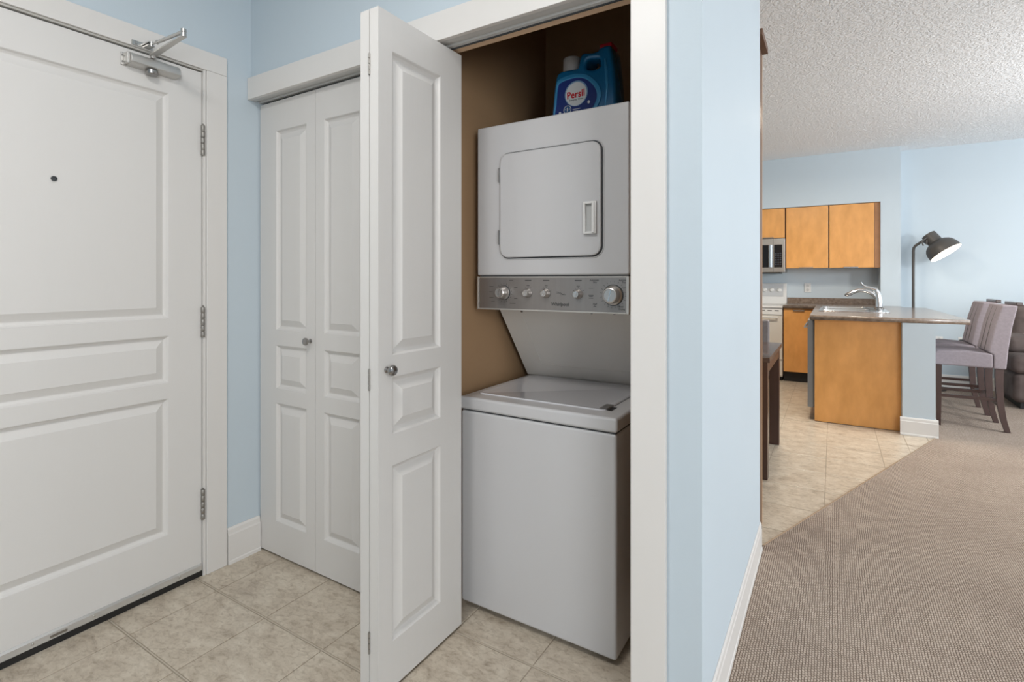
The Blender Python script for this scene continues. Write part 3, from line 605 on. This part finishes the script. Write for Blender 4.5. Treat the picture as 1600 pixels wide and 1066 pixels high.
cr = smoothpts([(-0.100, 0.012), (-0.100, 0.07), (-0.092, 0.140), (-0.080, 0.160), (-0.040, 0.168), (-0.005, 0.167), (0.030, 0.156), (0.062, 0.130), (0.082, 0.097), (0.084, 0.064), (0.070, 0.035), (0.045, 0.015), (-0.03, 0.010)], 5)
cr2 = smoothpts([(-0.093, 0.016), (-0.091, 0.07), (-0.084, 0.132), (-0.074, 0.146), (-0.040, 0.153), (-0.005, 0.152), (0.024, 0.142), (0.050, 0.119), (0.066, 0.092), (0.068, 0.066), (0.056, 0.040), (0.036, 0.022), (-0.03, 0.016)], 5)
flat('raised_band', cr, [cr2], 0.005, 'bottlehi', bt, lambda a_, b_, c_: (BX+a_, BY-0.0025+c_, BZ+b_), bev=0.0016)
sd = [(0.104, 0.03), (0.112, 0.10), (0.108, 0.16), (0.104, 0.20)]
build(MB().tube([(BX+p[0]-0.006, BY+0.001, BZ+p[1]) for p in sd], [0.003, 0.006, 0.006, 0.003], 8), 'side_ridge', 'bottlehi', bt)
lb = flat('label', cr2, [], 0.0012, 'navy', bt, lambda a_, b_, c_: (BX+a_, BY-0.001+c_, BZ+b_))
def ell(cx, cz, rx, rz, n=36): return [(cx+rx*math.cos(2*PI*i/n), cz+rz*math.sin(2*PI*i/n)) for i in range(n)]
flat('logo_rim', ell(-0.012, 0.097, 0.0455, 0.0460), [], 0.0006, mat('rim_blue', (0.25, 0.42, 0.62), 0.3), lb, lambda a_, b_, c_: (BX+a_, BY-0.0020+c_, BZ+b_))
flat('logo_disc', ell(-0.012, 0.095, 0.0415, 0.0425), [], 0.0006, 'white', lb, lambda a_, b_, c_: (BX+a_, BY-0.0027+c_, BZ+b_))
t_ = MB(); put_text(t_, 'Persil', BX-0.013, BZ+0.093, BY-0.0033, 0.0350, 0.0009, xs=0.93, rot=0.03); build(t_, 'brand_lettering', 'red', lb)
t_ = MB(); put_text(t_, 'Everyday Clean', BX-0.011, BZ+0.075, BY-0.0033, 0.0088, 0.0001); build(t_, 'small_lettering', 'ink', lb)
flat('badge', ell(-0.046, 0.043, 0.0155, 0.0155), [ell(-0.046, 0.043, 0.0135, 0.0135)], 0.0008, 'white', lb, lambda a_, b_, c_: (BX+a_, BY-0.0034+c_, BZ+b_))
flat('badge_disc', ell(-0.046, 0.043, 0.0134, 0.0134), [], 0.0008, 'badge', lb, lambda a_, b_, c_: (BX+a_, BY-0.0034+c_, BZ+b_))
t_ = MB(); put_text(t_, '1', BX-0.046, BZ+0.043, BY-0.0040, 0.018, 0.001)
for sx in (-1, 1): put_text(t_, '*', BX-0.046+sx*0.0085, BZ+0.041, BY-0.0040, 0.012, 0.0006)
for i_, w_ in enumerate((0.030, 0.022)): t_.add([(BX-0.026, BY-0.002, BZ+0.040-i_*0.007), (BX-0.026+w_, BY-0.002, BZ+0.040-i_*0.007), (BX-0.026+w_, BY-0.002, BZ+0.042-i_*0.007), (BX-0.026, BY-0.002, BZ+0.042-i_*0.007)], [(0, 1, 2, 3)])
t_.add([(BX+p[0], BY-0.002, BZ+p[1]) for p in ell(0.037, 0.058, 0.005, 0.006, 12)], [tuple(range(12))]); t_.add([(BX+p[0], BY-0.002, BZ+p[1]) for p in ell(-0.077, 0.036, 0.005, 0.005, 12)], [tuple(range(12))])
wp = build(t_, 'white_print', 'white', lb); wp['kind'] = 'stuff'
build(MB().lathe([(0, -0.004), (0.030, -0.004), (0.030, 0.003), (0.032, 0.006), (0.034, 0.010), (0.033, 0.055), (0.031, 0.058), (0, 0.058)], (BX-0.052, BY+0.05, BZ+0.190), (0, 0, 1), 28), 'cap', 'cap', bt)
build(MB().box(BX+0.072, BX+0.118, BY+0.012, BY+0.072, BZ+0.2440, BZ+0.2600), 'red_tab', 'redcap', bt, bevel=0.004)

# ---------------------------------------------------------------- tall cabinet behind the wall end
tc_ = thing('tall_cabinet', (-0.6, 2.63, 0), 'tall brown wooden cabinet with projecting cornice just past the blue wall end', 'cabinet')
build(MB().box(-0.93, -0.2885, 2.516, 2.735, 0.0005, 2.262), 'carcass', 'cabbrown', tc_, bevel=0.001)
build(MB().box(-0.93, -0.288, 2.7352, 2.742, 0.02, 2.26), 'front_frame', 'mapledge', tc_)
build(MB().box(-0.95, -0.263, 2.512, 2.745, 2.2625, 2.292), 'cornice', 'cabbrown', tc_, bevel=0.002)

# ---------------------------------------------------------------- dining table and chair
dt = thing('dining_table', (-0.75, 3.83, 0), 'dark wood dining table corner beyond the blue wall end', 'table')
build(MB().box(-1.25, -0.318, 3.40, 4.25, 0.697, 0.727), 'tabletop', 'wengtop', dt, bevel=0.0015)
for x, y in ((-0.362, 3.44), (-0.362, 4.205), (-1.20, 3.44), (-1.20, 4.205)): build(MB().box(x-0.032, x+0.032, y-0.032, y+0.032, 0.0005, 0.6965), 'leg', 'wenge', dt, bevel=0.0015)
build(MB().box(-1.16, -0.40, 3.42, 3.44, 0.63, 0.6965), 'apron', 'wenge', dt); build(MB().box(-1.16, -0.40, 4.205, 4.225, 0.63, 0.6965), 'apron', 'wenge', dt)
build(MB().box(-0.352, -0.332, 3.474, 4.171, 0.63, 0.6965), 'apron', 'wenge', dt); build(MB().box(-1.19, -1.17, 3.474, 4.171, 0.63, 0.6965), 'apron', 'wenge', dt)
dc = thing('dining_chair', (-0.65, 4.5, 0), 'grey upholstered dining chair behind the dark wood table', 'chair')
build(MB().box(-0.86, -0.435, 4.60, 4.66, 0.46, 0.865), 'backrest', 'chairfab', dc, bevel=0.015, seg=3)
build(MB().box(-0.86, -0.435, 4.27, 4.60, 0.40, 0.475), 'seat', 'chairfab', dc, bevel=0.012, seg=3)
for x in (-0.83, -0.465):
    for y in (4.30, 4.63): build(MB().beam((x, y, 0.0005), (x, y, 0.3995 if y < 4.5 else 0.459), 0.03, 0.03, 0.036, 0.036), 'leg', 'wenge', dc)

# ---------------------------------------------------------------- kitchen wall cabinets and microwave
def wall_cab(x0, x1, z0, z1, hx, label):
    t = thing('wall_cabinet', ((x0+x1)/2, 7.3, z0), label, 'cabinet', 'maple kitchen wall cabinets')
    build(MB().box(x0+0.001, x1-0.001, 7.146, 7.468, z0, z1), 'carcass', 'maple', t)
    d_ = build(MB().box(x0+0.004, x1-0.004, 7.126, 7.145, z0, z1-0.004), 'door', 'maple', t, bevel=0.001)
    build(MB().box(x1-0.0038, x1-0.0008, 7.127, 7.1458, z0, z1-0.002), 'edge_band', 'mapledge', t)
    build(MB().box(hx[0], hx[1], 7.108, 7.1258, z0-0.003, z0+0.010), 'handle', 'nickel', d_, bevel=0.001)
wall_cab(-1.25, -0.500, 1.698, 2.058, (-0.743, -0.622), 'short maple wall cabinet directly above the microwave')
wall_cab(-0.490, -0.048, 1.325, 2.058, (-0.346, -0.203), 'tall maple wall cabinet just right of the microwave')
wall_cab(-0.040, 0.395, 1.325, 2.058, (0.101, 0.243), 'tall maple wall cabinet at the right end of the row')
fp = MB().box(0.397, 0.4505, 7.150, 7.468, 1.322, 2.06); tag(build(fp, 'filler_strip', mat('filler_brown', (0.42, 0.20, 0.08), 0.4, noise=0.2)), 'narrow brown filler strip closing the row of wall cabinets at the right', 'trim')
mw = thing('microwave', (-0.87, 7.25, 1.27), 'stainless over-the-range microwave with black window', 'microwave')
build(MB().box(-1.25, -0.497, 7.075, 7.465, 1.275, 1.688), 'body', 'nickel', mw, bevel=0.003)
mwf = build(MB().box(-1.25, -0.494, 7.05, 7.0745, 1.278, 1.685), 'front', 'steel', mw, bevel=0.002)
build(MB().box(-1.22, -0.672, 7.046, 7.0498, 1.335, 1.610), 'door_window', 'blackg', mw)
build(MB().box(-0.612, -0.523, 7.046, 7.0498, 1.335, 1.610), 'control_panel', 'blackg', mw)
build(MB().box(-0.622, -0.6195, 7.0485, 7.0499, 1.278, 1.685), 'door_gap', 'seal', mw)
h = MB(); h.prism([(-0.668, 7.036), (-0.660, 7.020), (-0.645, 7.014), (-0.632, 7.020), (-0.624, 7.036)], 2, 1.338, 1.606); h.box(-0.66, -0.632, 7.034, 7.0498, 1.345, 1.36); h.box(-0.66, -0.632, 7.034, 7.0498, 1.585, 1.60)
build(h, 'handle', 'chrome', mw)
k_ = MB()
for r in range(6):
    for c in range(3): k_.box(-0.600+c*0.025, -0.584+c*0.025, 7.0448, 7.0459, 1.365+r*0.026, 1.380+r*0.026)
ko = build(k_, 'keypad', mat('keypad', (0.05, 0.055, 0.07), 0.3), mw); ko['kind'] = 'stuff'
build(MB().box(-1.2, -0.55, 7.09, 7.40, 1.262, 1.2745), 'vent_grille', 'black', mw)

# ---------------------------------------------------------------- stove
sv = thing('kitchen_range', (-0.88, 7.1, 0), 'white electric kitchen range left of the base cabinet', 'stove')
build(MB().box(-1.25, -0.503, 6.83, 7.46, 0.05, 0.855), 'body', 'enamel2', sv, bevel=0.003)
build(MB().box(-1.25, -0.500, 6.79, 7.46, 0.856, 0.878), 'cooktop', 'enamel2', sv, bevel=0.004)
build(MB().prism([(7.36, 0.8785), (7.46, 0.8785), (7.46, 1.138), (7.395, 1.138), (7.375, 0.97)], 0, -1.25, -0.499), 'back_guard', 'enamel2', sv, bevel=0.003)
cpn = build(MB().box(-1.20, -0.535, 7.369, 7.3755, 0.975, 1.125), 'control_panel', mat('range_panel', (0.55, 0.56, 0.57), 0.4), sv)
for x in (-0.745, -0.665, -0.580, -1.02, -1.11): build(MB().lathe([(0, 0), (0.026, 0), (0.026, 0.006), (0.019, 0.010), (0.017, 0.024), (0, 0.026)], (x, 7.3688, 1.055), (0, -1, 0), 18), 'knob', 'enamel2', sv)
build(MB().box(-1.245, -0.505, 6.805, 6.8295, 0.255, 0.765), 'oven_door', mat('range_cream', (0.70, 0.66, 0.60), 0.3), sv, bevel=0.003)
build(MB().box(-1.245, -0.505, 6.805, 6.8295, 0.775, 0.850), 'vent_strip', 'enamel2', sv, bevel=0.003)
for k in range(9): build(MB().box(-1.17+k*0.073, -1.125+k*0.073, 6.803, 6.8048, 0.818, 0.826), 'vent_slot', 'black', sv)
build(MB().box(-1.10, -0.665, 6.803, 6.8048, 0.42, 0.66), 'oven_window', mat('oven_glass', (0.30, 0.27, 0.25), 0.15), sv)
hb = MB().tube([(-1.20, 6.765, 0.745), (-0.55, 6.765, 0.745)], 0.010, 10); hb.box(-1.195, -1.18, 6.765, 6.8048, 0.738, 0.752); hb.box(-0.57, -0.555, 6.765, 6.8048, 0.738, 0.752); build(hb, 'oven_handle', 'enamel2', sv)
build(MB().box(-1.245, -0.505, 6.808, 6.8295, 0.065, 0.240), 'storage_drawer', mat('range_cream2', (0.70, 0.67, 0.62), 0.3), sv, bevel=0.003)
build(MB().box(-1.24, -0.51, 6.86, 7.44, 0.0005, 0.049), 'plinth', 'black', sv)

# ---------------------------------------------------------------- base cabinets, peninsula, counter
bc = thing('base_cabinet', (-0.35, 7.1, 0), 'maple base cabinet between the white stove and the peninsula', 'cabinet')
build(MB().box(-0.494, -0.136, 6.836, 7.46, 0.116, 0.855), 'carcass', 'maple', bc)
bd = build(MB().box(-0.490, -0.210, 6.813, 6.8355, 0.120, 0.838), 'door', 'maple', bc, bevel=0.0015)
build(MB().box(-0.395, -0.279, 6.795, 6.8128, 0.822, 0.835), 'handle', 'nickel', bd, bevel=0.001)
build(MB().box(-0.494, -0.136, 6.868, 6.90, 0.0005, 0.1155), 'toe_kick', 'black', bc)
pc = thing('peninsula_cabinet', (0.15, 5.9, 0), 'maple peninsula cabinet with a large plain end panel facing the hall', 'cabinet')
build(MB().box(-0.132, 0.4505, 5.050, 5.072, 0.0035, 0.856), 'end_panel', 'maple', pc, bevel=0.001)
build(MB().box(-0.1335, -0.1322, 5.050, 5.072, 0.0035, 0.856), 'edge_band', 'mapledge', pc)
build(MB().box(-0.128, 0.4505, 5.69, 6.83, 0.116, 0.60), 'carcass', 'maple', pc)
build(MB().box(-0.128, -0.110, 5.69, 6.83, 0.60, 0.855), 'side_rail', 'maple', pc)
build(MB().box(-0.08, 0.4505, 5.073, 6.83, 0.0035, 0.115), 'toe_kick', 'black', pc)
dw = thing('dishwasher', (0.1, 5.39, 0.1), 'grey dishwasher door edge showing at the left of the maple end panel', 'dishwasher')
build(MB().box(-0.136, 0.43, 5.092, 5.685, 0.117, 0.725), 'tub', 'nickel', dw)
build(MB().box(-0.186, -0.1365, 5.090, 5.687, 0.105, 0.845), 'door', mat('dishwasher_grey', (0.23, 0.235, 0.24), 0.35, 0.3), dw, bevel=0.004)
build(MB().tube([(-0.208, 5.14, 0.78), (-0.208, 5.64, 0.78)], 0.009, 8).box(-0.208, -0.186, 5.15, 5.165, 0.773, 0.787).box(-0.208, -0.186, 5.615, 5.63, 0.773, 0.787), 'handle', 'steel', dw)
ct = thing('countertop', (0.2, 6.0, 0.857), 'brown mottled laminate countertop running over the peninsula and along the wall', 'countertop')
cpoly = [(-0.166, 4.948), (0.852, 4.985), (0.815, 6.86), (0.633, 6.90), (0.633, 7.118), (0.4495, 7.118), (0.4495, 7.4685), (-0.495, 7.4685), (-0.495, 6.785), (-0.166, 6.785)]
B1 = rrect(-0.085, 0.300, 5.66, 6.09, 0.04, 5); B2 = rrect(-0.085, 0.300, 6.15, 6.56, 0.04, 5)
flat('worktop', cpoly, [B1, B2], 0.036, 'counter', ct, lambda a_, b_, c_: (a_, b_, 0.875+c_))
build(MB().box(-0.495, 0.4495, 7.452, 7.4685, 0.8935, 0.960), 'upstand', 'counter', ct)
sk = thing('kitchen_sink', (0.12, 6.1, 0.893), 'stainless steel double sink set in the peninsula counter', 'sink')
flat('rim', rrect(-0.115, 0.43, 5.62, 6.60, 0.05, 6), [rrect(-0.080, 0.295, 5.665, 6.085, 0.04, 5), rrect(-0.080, 0.295, 6.155, 6.555, 0.04, 5)], 0.006, 'chrome', sk, lambda a_, b_, c_: (a_, b_, 0.8966+c_), bev=0.002)
for y0, y1 in ((5.665, 6.085), (6.155, 6.555)):
    A = rrect(-0.080, 0.295, y0, y1, 0.04, 5); Bq = rrect(-0.060, 0.275, y0+0.02, y1-0.02, 0.04, 5); n = len(A)
    build(MB().add([(x, y, 0.8935) for x, y in A]+[(x, y, 0.735) for x, y in Bq], [tuple(range(n, 2*n))]+[(i, (i+1) % n, n+(i+1) % n, n+i) for i in range(n)], True), 'bowl', 'steel', sk)
fc = thing('kitchen_faucet', (0.385, 6.24, 0.90), 'chrome single-lever kitchen faucet arching over the sink', 'faucet')
FY = 6.24
build(MB().lathe([(0, 0), (0.040, 0), (0.040, 0.006), (0.030, 0.016), (0.027, 0.02), (0, 0.02)], (0.385, FY, 0.900), (0, 0, 1), 22), 'base', 'nickel', fc)
build(MB().tube([(0.385, FY, 0.919), (0.382, FY, 0.99), (0.372, FY, 1.05), (0.355, FY, 1.085)], [0.032, 0.030, 0.029, 0.022], 16), 'body', 'chrome', fc)
build(MB().tube([(0.372, FY, 1.00), (0.335, FY, 1.045), (0.28, FY, 1.075), (0.22, FY, 1.080), (0.17, FY, 1.062), (0.135, FY, 1.038)], [0.024, 0.022, 0.020, 0.019, 0.019, 0.020], 14), 'spout', 'chrome', fc)
build(MB().tube([(0.150, FY, 1.049), (0.115, FY, 1.032), (0.098, FY, 1.034)], [0.020, 0.018, 0.010], 12), 'spray_head', 'nickel', fc)
build(MB().tube([(0.365, FY, 1.085), (0.33, FY, 1.100), (0.275, FY, 1.118), (0.25, FY, 1.135), (0.235, FY, 1.160)], [0.020, 0.015, 0.010, 0.009, 0.008], 12), 'lever', 'chrome', fc)

def outlet(x, y, z, label, plug=False):
    t = thing('wall_outlet', (x, y, z), label, 'outlet')
    build(MB().box(x-0.036, x+0.036, y-0.006, y-0.0005, z-0.058, z+0.058), 'plate', 'enamel2', t, bevel=0.002)
    for dz in (-0.025, 0.025): build(MB().lathe([(0, 0), (0.017, 0), (0.016, 0.002), (0, 0.002)], (x, y-0.006, z+dz), (0, -1, 0), 16), 'socket', mat('socket', (0.55, 0.55, 0.54), 0.4) if 'sk' not in M else M['sk'], t)
    if plug: build(MB().box(x-0.03, x+0.03, y-0.045, y-0.0085, z-0.02, z+0.035), 'plug', 'black', t, bevel=0.006)
outlet(-0.271, 7.4695, 1.083, 'white outlet on the kitchen backsplash wall')
outlet(0.998, 7.3995, 0.500, 'white outlet low on the wall behind the stools, left one')
outlet(1.199, 7.3995, 0.500, 'outlet with a black plug low on the wall behind the stools', True)

# ---------------------------------------------------------------- counter stools
def make_stool(label):
    t = thing('counter_stool', (0.93, 5.60, 0), label, 'stool', 'counter stools at the peninsula')
    y0, y1 = 5.405, 5.795
    build(MB().prism([(0.700, 0.500), (1.06, 0.495), (1.06, 0.608), (0.90, 0.622), (0.715, 0.612), (0.700, 0.590)], 1, y0, y1), 'seat', 'fabric', t, bevel=0.014, seg=3)
    build(MB().prism([(1.062, 0.492), (1.136, 0.492), (1.150, 0.66), (1.172, 0.83), (1.203, 0.988), (1.110, 0.990), (1.072, 0.85), (1.045, 0.70), (1.030, 0.62), (1.062, 0.60)], 1, y0, y1), 'backrest', 'fabric', t, bevel=0.012, seg=3)
    sm = MB()
    for yy in (y0+0.13, y1-0.13): sm.tube([(1.029, yy, 0.63), (1.044, yy, 0.71), (1.071, yy, 0.85), (1.107, yy, 0.975)], 0.0022, 6)
    build(sm, 'seam', 'chairfab', t)
    build(MB().box(1.198, 1.235, y0+0.03, y1-0.03, 0.985, 1.012), 'back_rail', 'wenge', t, bevel=0.004)
    for yy in (y0+0.028, y1-0.028):
        l = MB(); P_ = [(1.098, 0.4905, 0.050), (1.097, 0.38, 0.046), (1.104, 0.22, 0.040), (1.122, 0.10, 0.036), (1.146, 0.006, 0.032)]
        vs = []; 
        for x, z, w_ in P_: vs += [(x-w_/2, yy-0.019, z), (x+w_/2, yy-0.019, z), (x+w_/2, yy+0.019, z), (x-w_/2, yy+0.019, z)]
        l.add(vs, [(0,1,2,3), (16,19,18,17)]+[(r*4+i, r*4+(i+1) % 4, (r+1)*4+(i+1) % 4, (r+1)*4+i) for r in range(4) for i in range(4)]); build(l, 'leg', 'legbrown', t)
        build(MB().beam((0.730, yy, 0.4995), (0.730, yy, 0.006), 0.038, 0.040, 0.028, 0.028), 'leg', 'wenge', t)
        build(MB().box(0.745, 1.09, yy-0.009, yy+0.009, 0.238, 0.262), 'stretcher', 'wenge', t)
    build(MB().box(0.722, 0.738, y0+0.05, y1-0.05, 0.170, 0.195), 'stretcher', 'wenge', t)
    build(MB().box(1.10, 1.118, y0+0.05, y1-0.05, 0.190, 0.215), 'stretcher', 'wenge', t)
    return t
s1 = make_stool('mauve grey upholstered counter stool nearest the camera')
s2 = copy_tree(s1); s2.location.y += 0.60; s2['label'] = 'mauve grey upholstered counter stool behind the nearer one'

# ---------------------------------------------------------------- floor lamp
lp = thing('floor_lamp', (0.89, 7.17, 0.004), 'dark metal floor lamp with a large tilted dome shade against the far wall', 'lamp')
build(MB().lathe([(0, 0), (0.150, 0), (0.150, 0.016), (0.142, 0.024), (0, 0.026)], (0.885, 7.18, 0.0045), (0, 0, 1), 36), 'base', 'lamp', lp)
PX, PY = 0.748, 7.168
build(MB().tube([(PX, PY, 0.029), (PX, PY, 1.50), (PX+0.004, PY-0.001, 1.535), (PX+0.02, PY-0.004, 1.560), (PX+0.085, PY-0.012, 1.610)], 0.0135, 12), 'pole', 'lamp', lp)
Fv = Vector((-0.5257, 0.8507, 0)); Rv = Vector((0.8507, 0.5257, 0))
ax = (Rv*0.34-Fv*0.50+Vector((0, 0, -0.80))).normalized()
C0 = Vector((1.010, 7.06, 1.468)); SS = 0.80; L0 = 0.272*SS
top = C0-ax*L0
prof = [(0, -0.045), (0.078, -0.045), (0.084, -0.041), (0.086, 0.085), (0.092, 0.092), (0.120, 0.105), (0.150, 0.128), (0.172, 0.160), (0.186, 0.205), (0.192, 0.272), (0.188, 0.272), (0.182, 0.207), (0.168, 0.163), (0.146, 0.132), (0.116, 0.111), (0.0, 0.109)]
prof = [(a_*SS, b_*SS) for a_, b_ in prof]
build(MB().lathe(prof[:10], top, ax, 40), 'shade', 'lamp', lp)
build(MB().lathe([(0.1918*SS, 0.272*SS)]+prof[10:], top, ax, 40), 'shade_lining', 'lampin', lp)
build(MB().lathe([(0, 0), (0.018, 0.0), (0.03, 0.025), (0.034, 0.045), (0.026, 0.07), (0, 0.08)], top+ax*0.095, ax, 16), 'bulb', 'bulb', lp)
J = top+ax*0.045-Rv*0.074
build(MB().tube([(PX+0.080, PY-0.011, 1.607), J+Vector((0, 0, -0.035)), J+Vector((0.0, 0, 0.005))], 0.011, 10).tube([J+Vector((-0.03, -0.01, -0.055)), J+Vector((-0.045, -0.01, -0.01)), J+Vector((0, 0, 0.03))], 0.007, 8), 'bracket', 'lamp', lp)

# ---------------------------------------------------------------- sofa
sf = thing('sofa', (2.4, 6.8, 0.004), 'brown suede sofa with rounded arm behind the stools at the right edge', 'sofa')
def puff(x0, x1, y0, y1, z0, z1, r, name):
    build(MB().box(x0, x1, y0, y1, z0, z1), name, 'sofa', sf, bevel=r, seg=5)
build(MB().box(1.46, 3.40, 6.50, 7.25, 0.0045, 0.075), 'plinth', 'black', sf)
puff(1.40, 1.70, 6.44, 7.10, 0.065, 0.335, 0.05, 'arm_base')
puff(1.385, 1.72, 6.41, 7.10, 0.330, 0.505, 0.06, 'armrest')
puff(1.72, 3.10, 6.45, 7.05, 0.076, 0.30, 0.03, 'front_rail')
for k in range(2): puff(1.722+k*0.69, 2.408+k*0.69, 6.42, 7.05, 0.302, 0.470, 0.05, 'seat_cushion')
for k in range(2): puff(1.50+k*0.80, 2.298+k*0.80, 6.99, 7.28, 0.44, 0.93, 0.07, 'back_cushion')
puff(1.40, 1.74, 6.62, 7.06, 0.495, 0.66, 0.06, 'arm_pad')
puff(3.102, 3.42, 6.44, 7.10, 0.065, 0.505, 0.06, 'arm_base')

# ---------------------------------------------------------------- hall light and an added pendant, outside the frame
hl = thing('ceiling_light', (-0.80, 0.05, CH), 'round flush ceiling light in the hall', 'light')
build(MB().lathe([(0, 0), (0.15, 0), (0.15, -0.02), (0.14, -0.025), (0, -0.025)], (-0.80, 0.05, CH-0.001), (0, 0, 1), 28), 'base', 'trim', hl)
build(MB().lathe([(0.135, -0.0265), (0.12, -0.05), (0.08, -0.065), (0, -0.07)], (-0.80, 0.05, CH), (0, 0, 1), 28), 'glass', 'dome', hl)
for x, y, z, r, lab in ((2.4, 4.7, 1.75, 0.15, 'added unseen pendant on a cord around the living area fill light'),):
    pl = thing('added_pendant', (x, y, CH), lab, 'lamp')
    build(MB().lathe([(0, 0), (0.05, 0), (0.05, -0.02), (0, -0.02)], (x, y, CH-0.001), (0, 0, 1), 20), 'canopy', 'trim', pl)
    build(MB().tube([(x, y, CH-0.022), (x, y, z+r*0.55)], 0.003, 6), 'cord', 'black', pl)
    # an open-bottomed metal cap for the added pendant; the light itself is the fill point lamp
    build(MB().lathe([(0.012, r*0.55), (0.03, r*0.5), (0.032, r*0.3), (0.03, r*0.3)], (x, y, z), (0, 0, 1), 16), 'socket', 'nickel', pl)
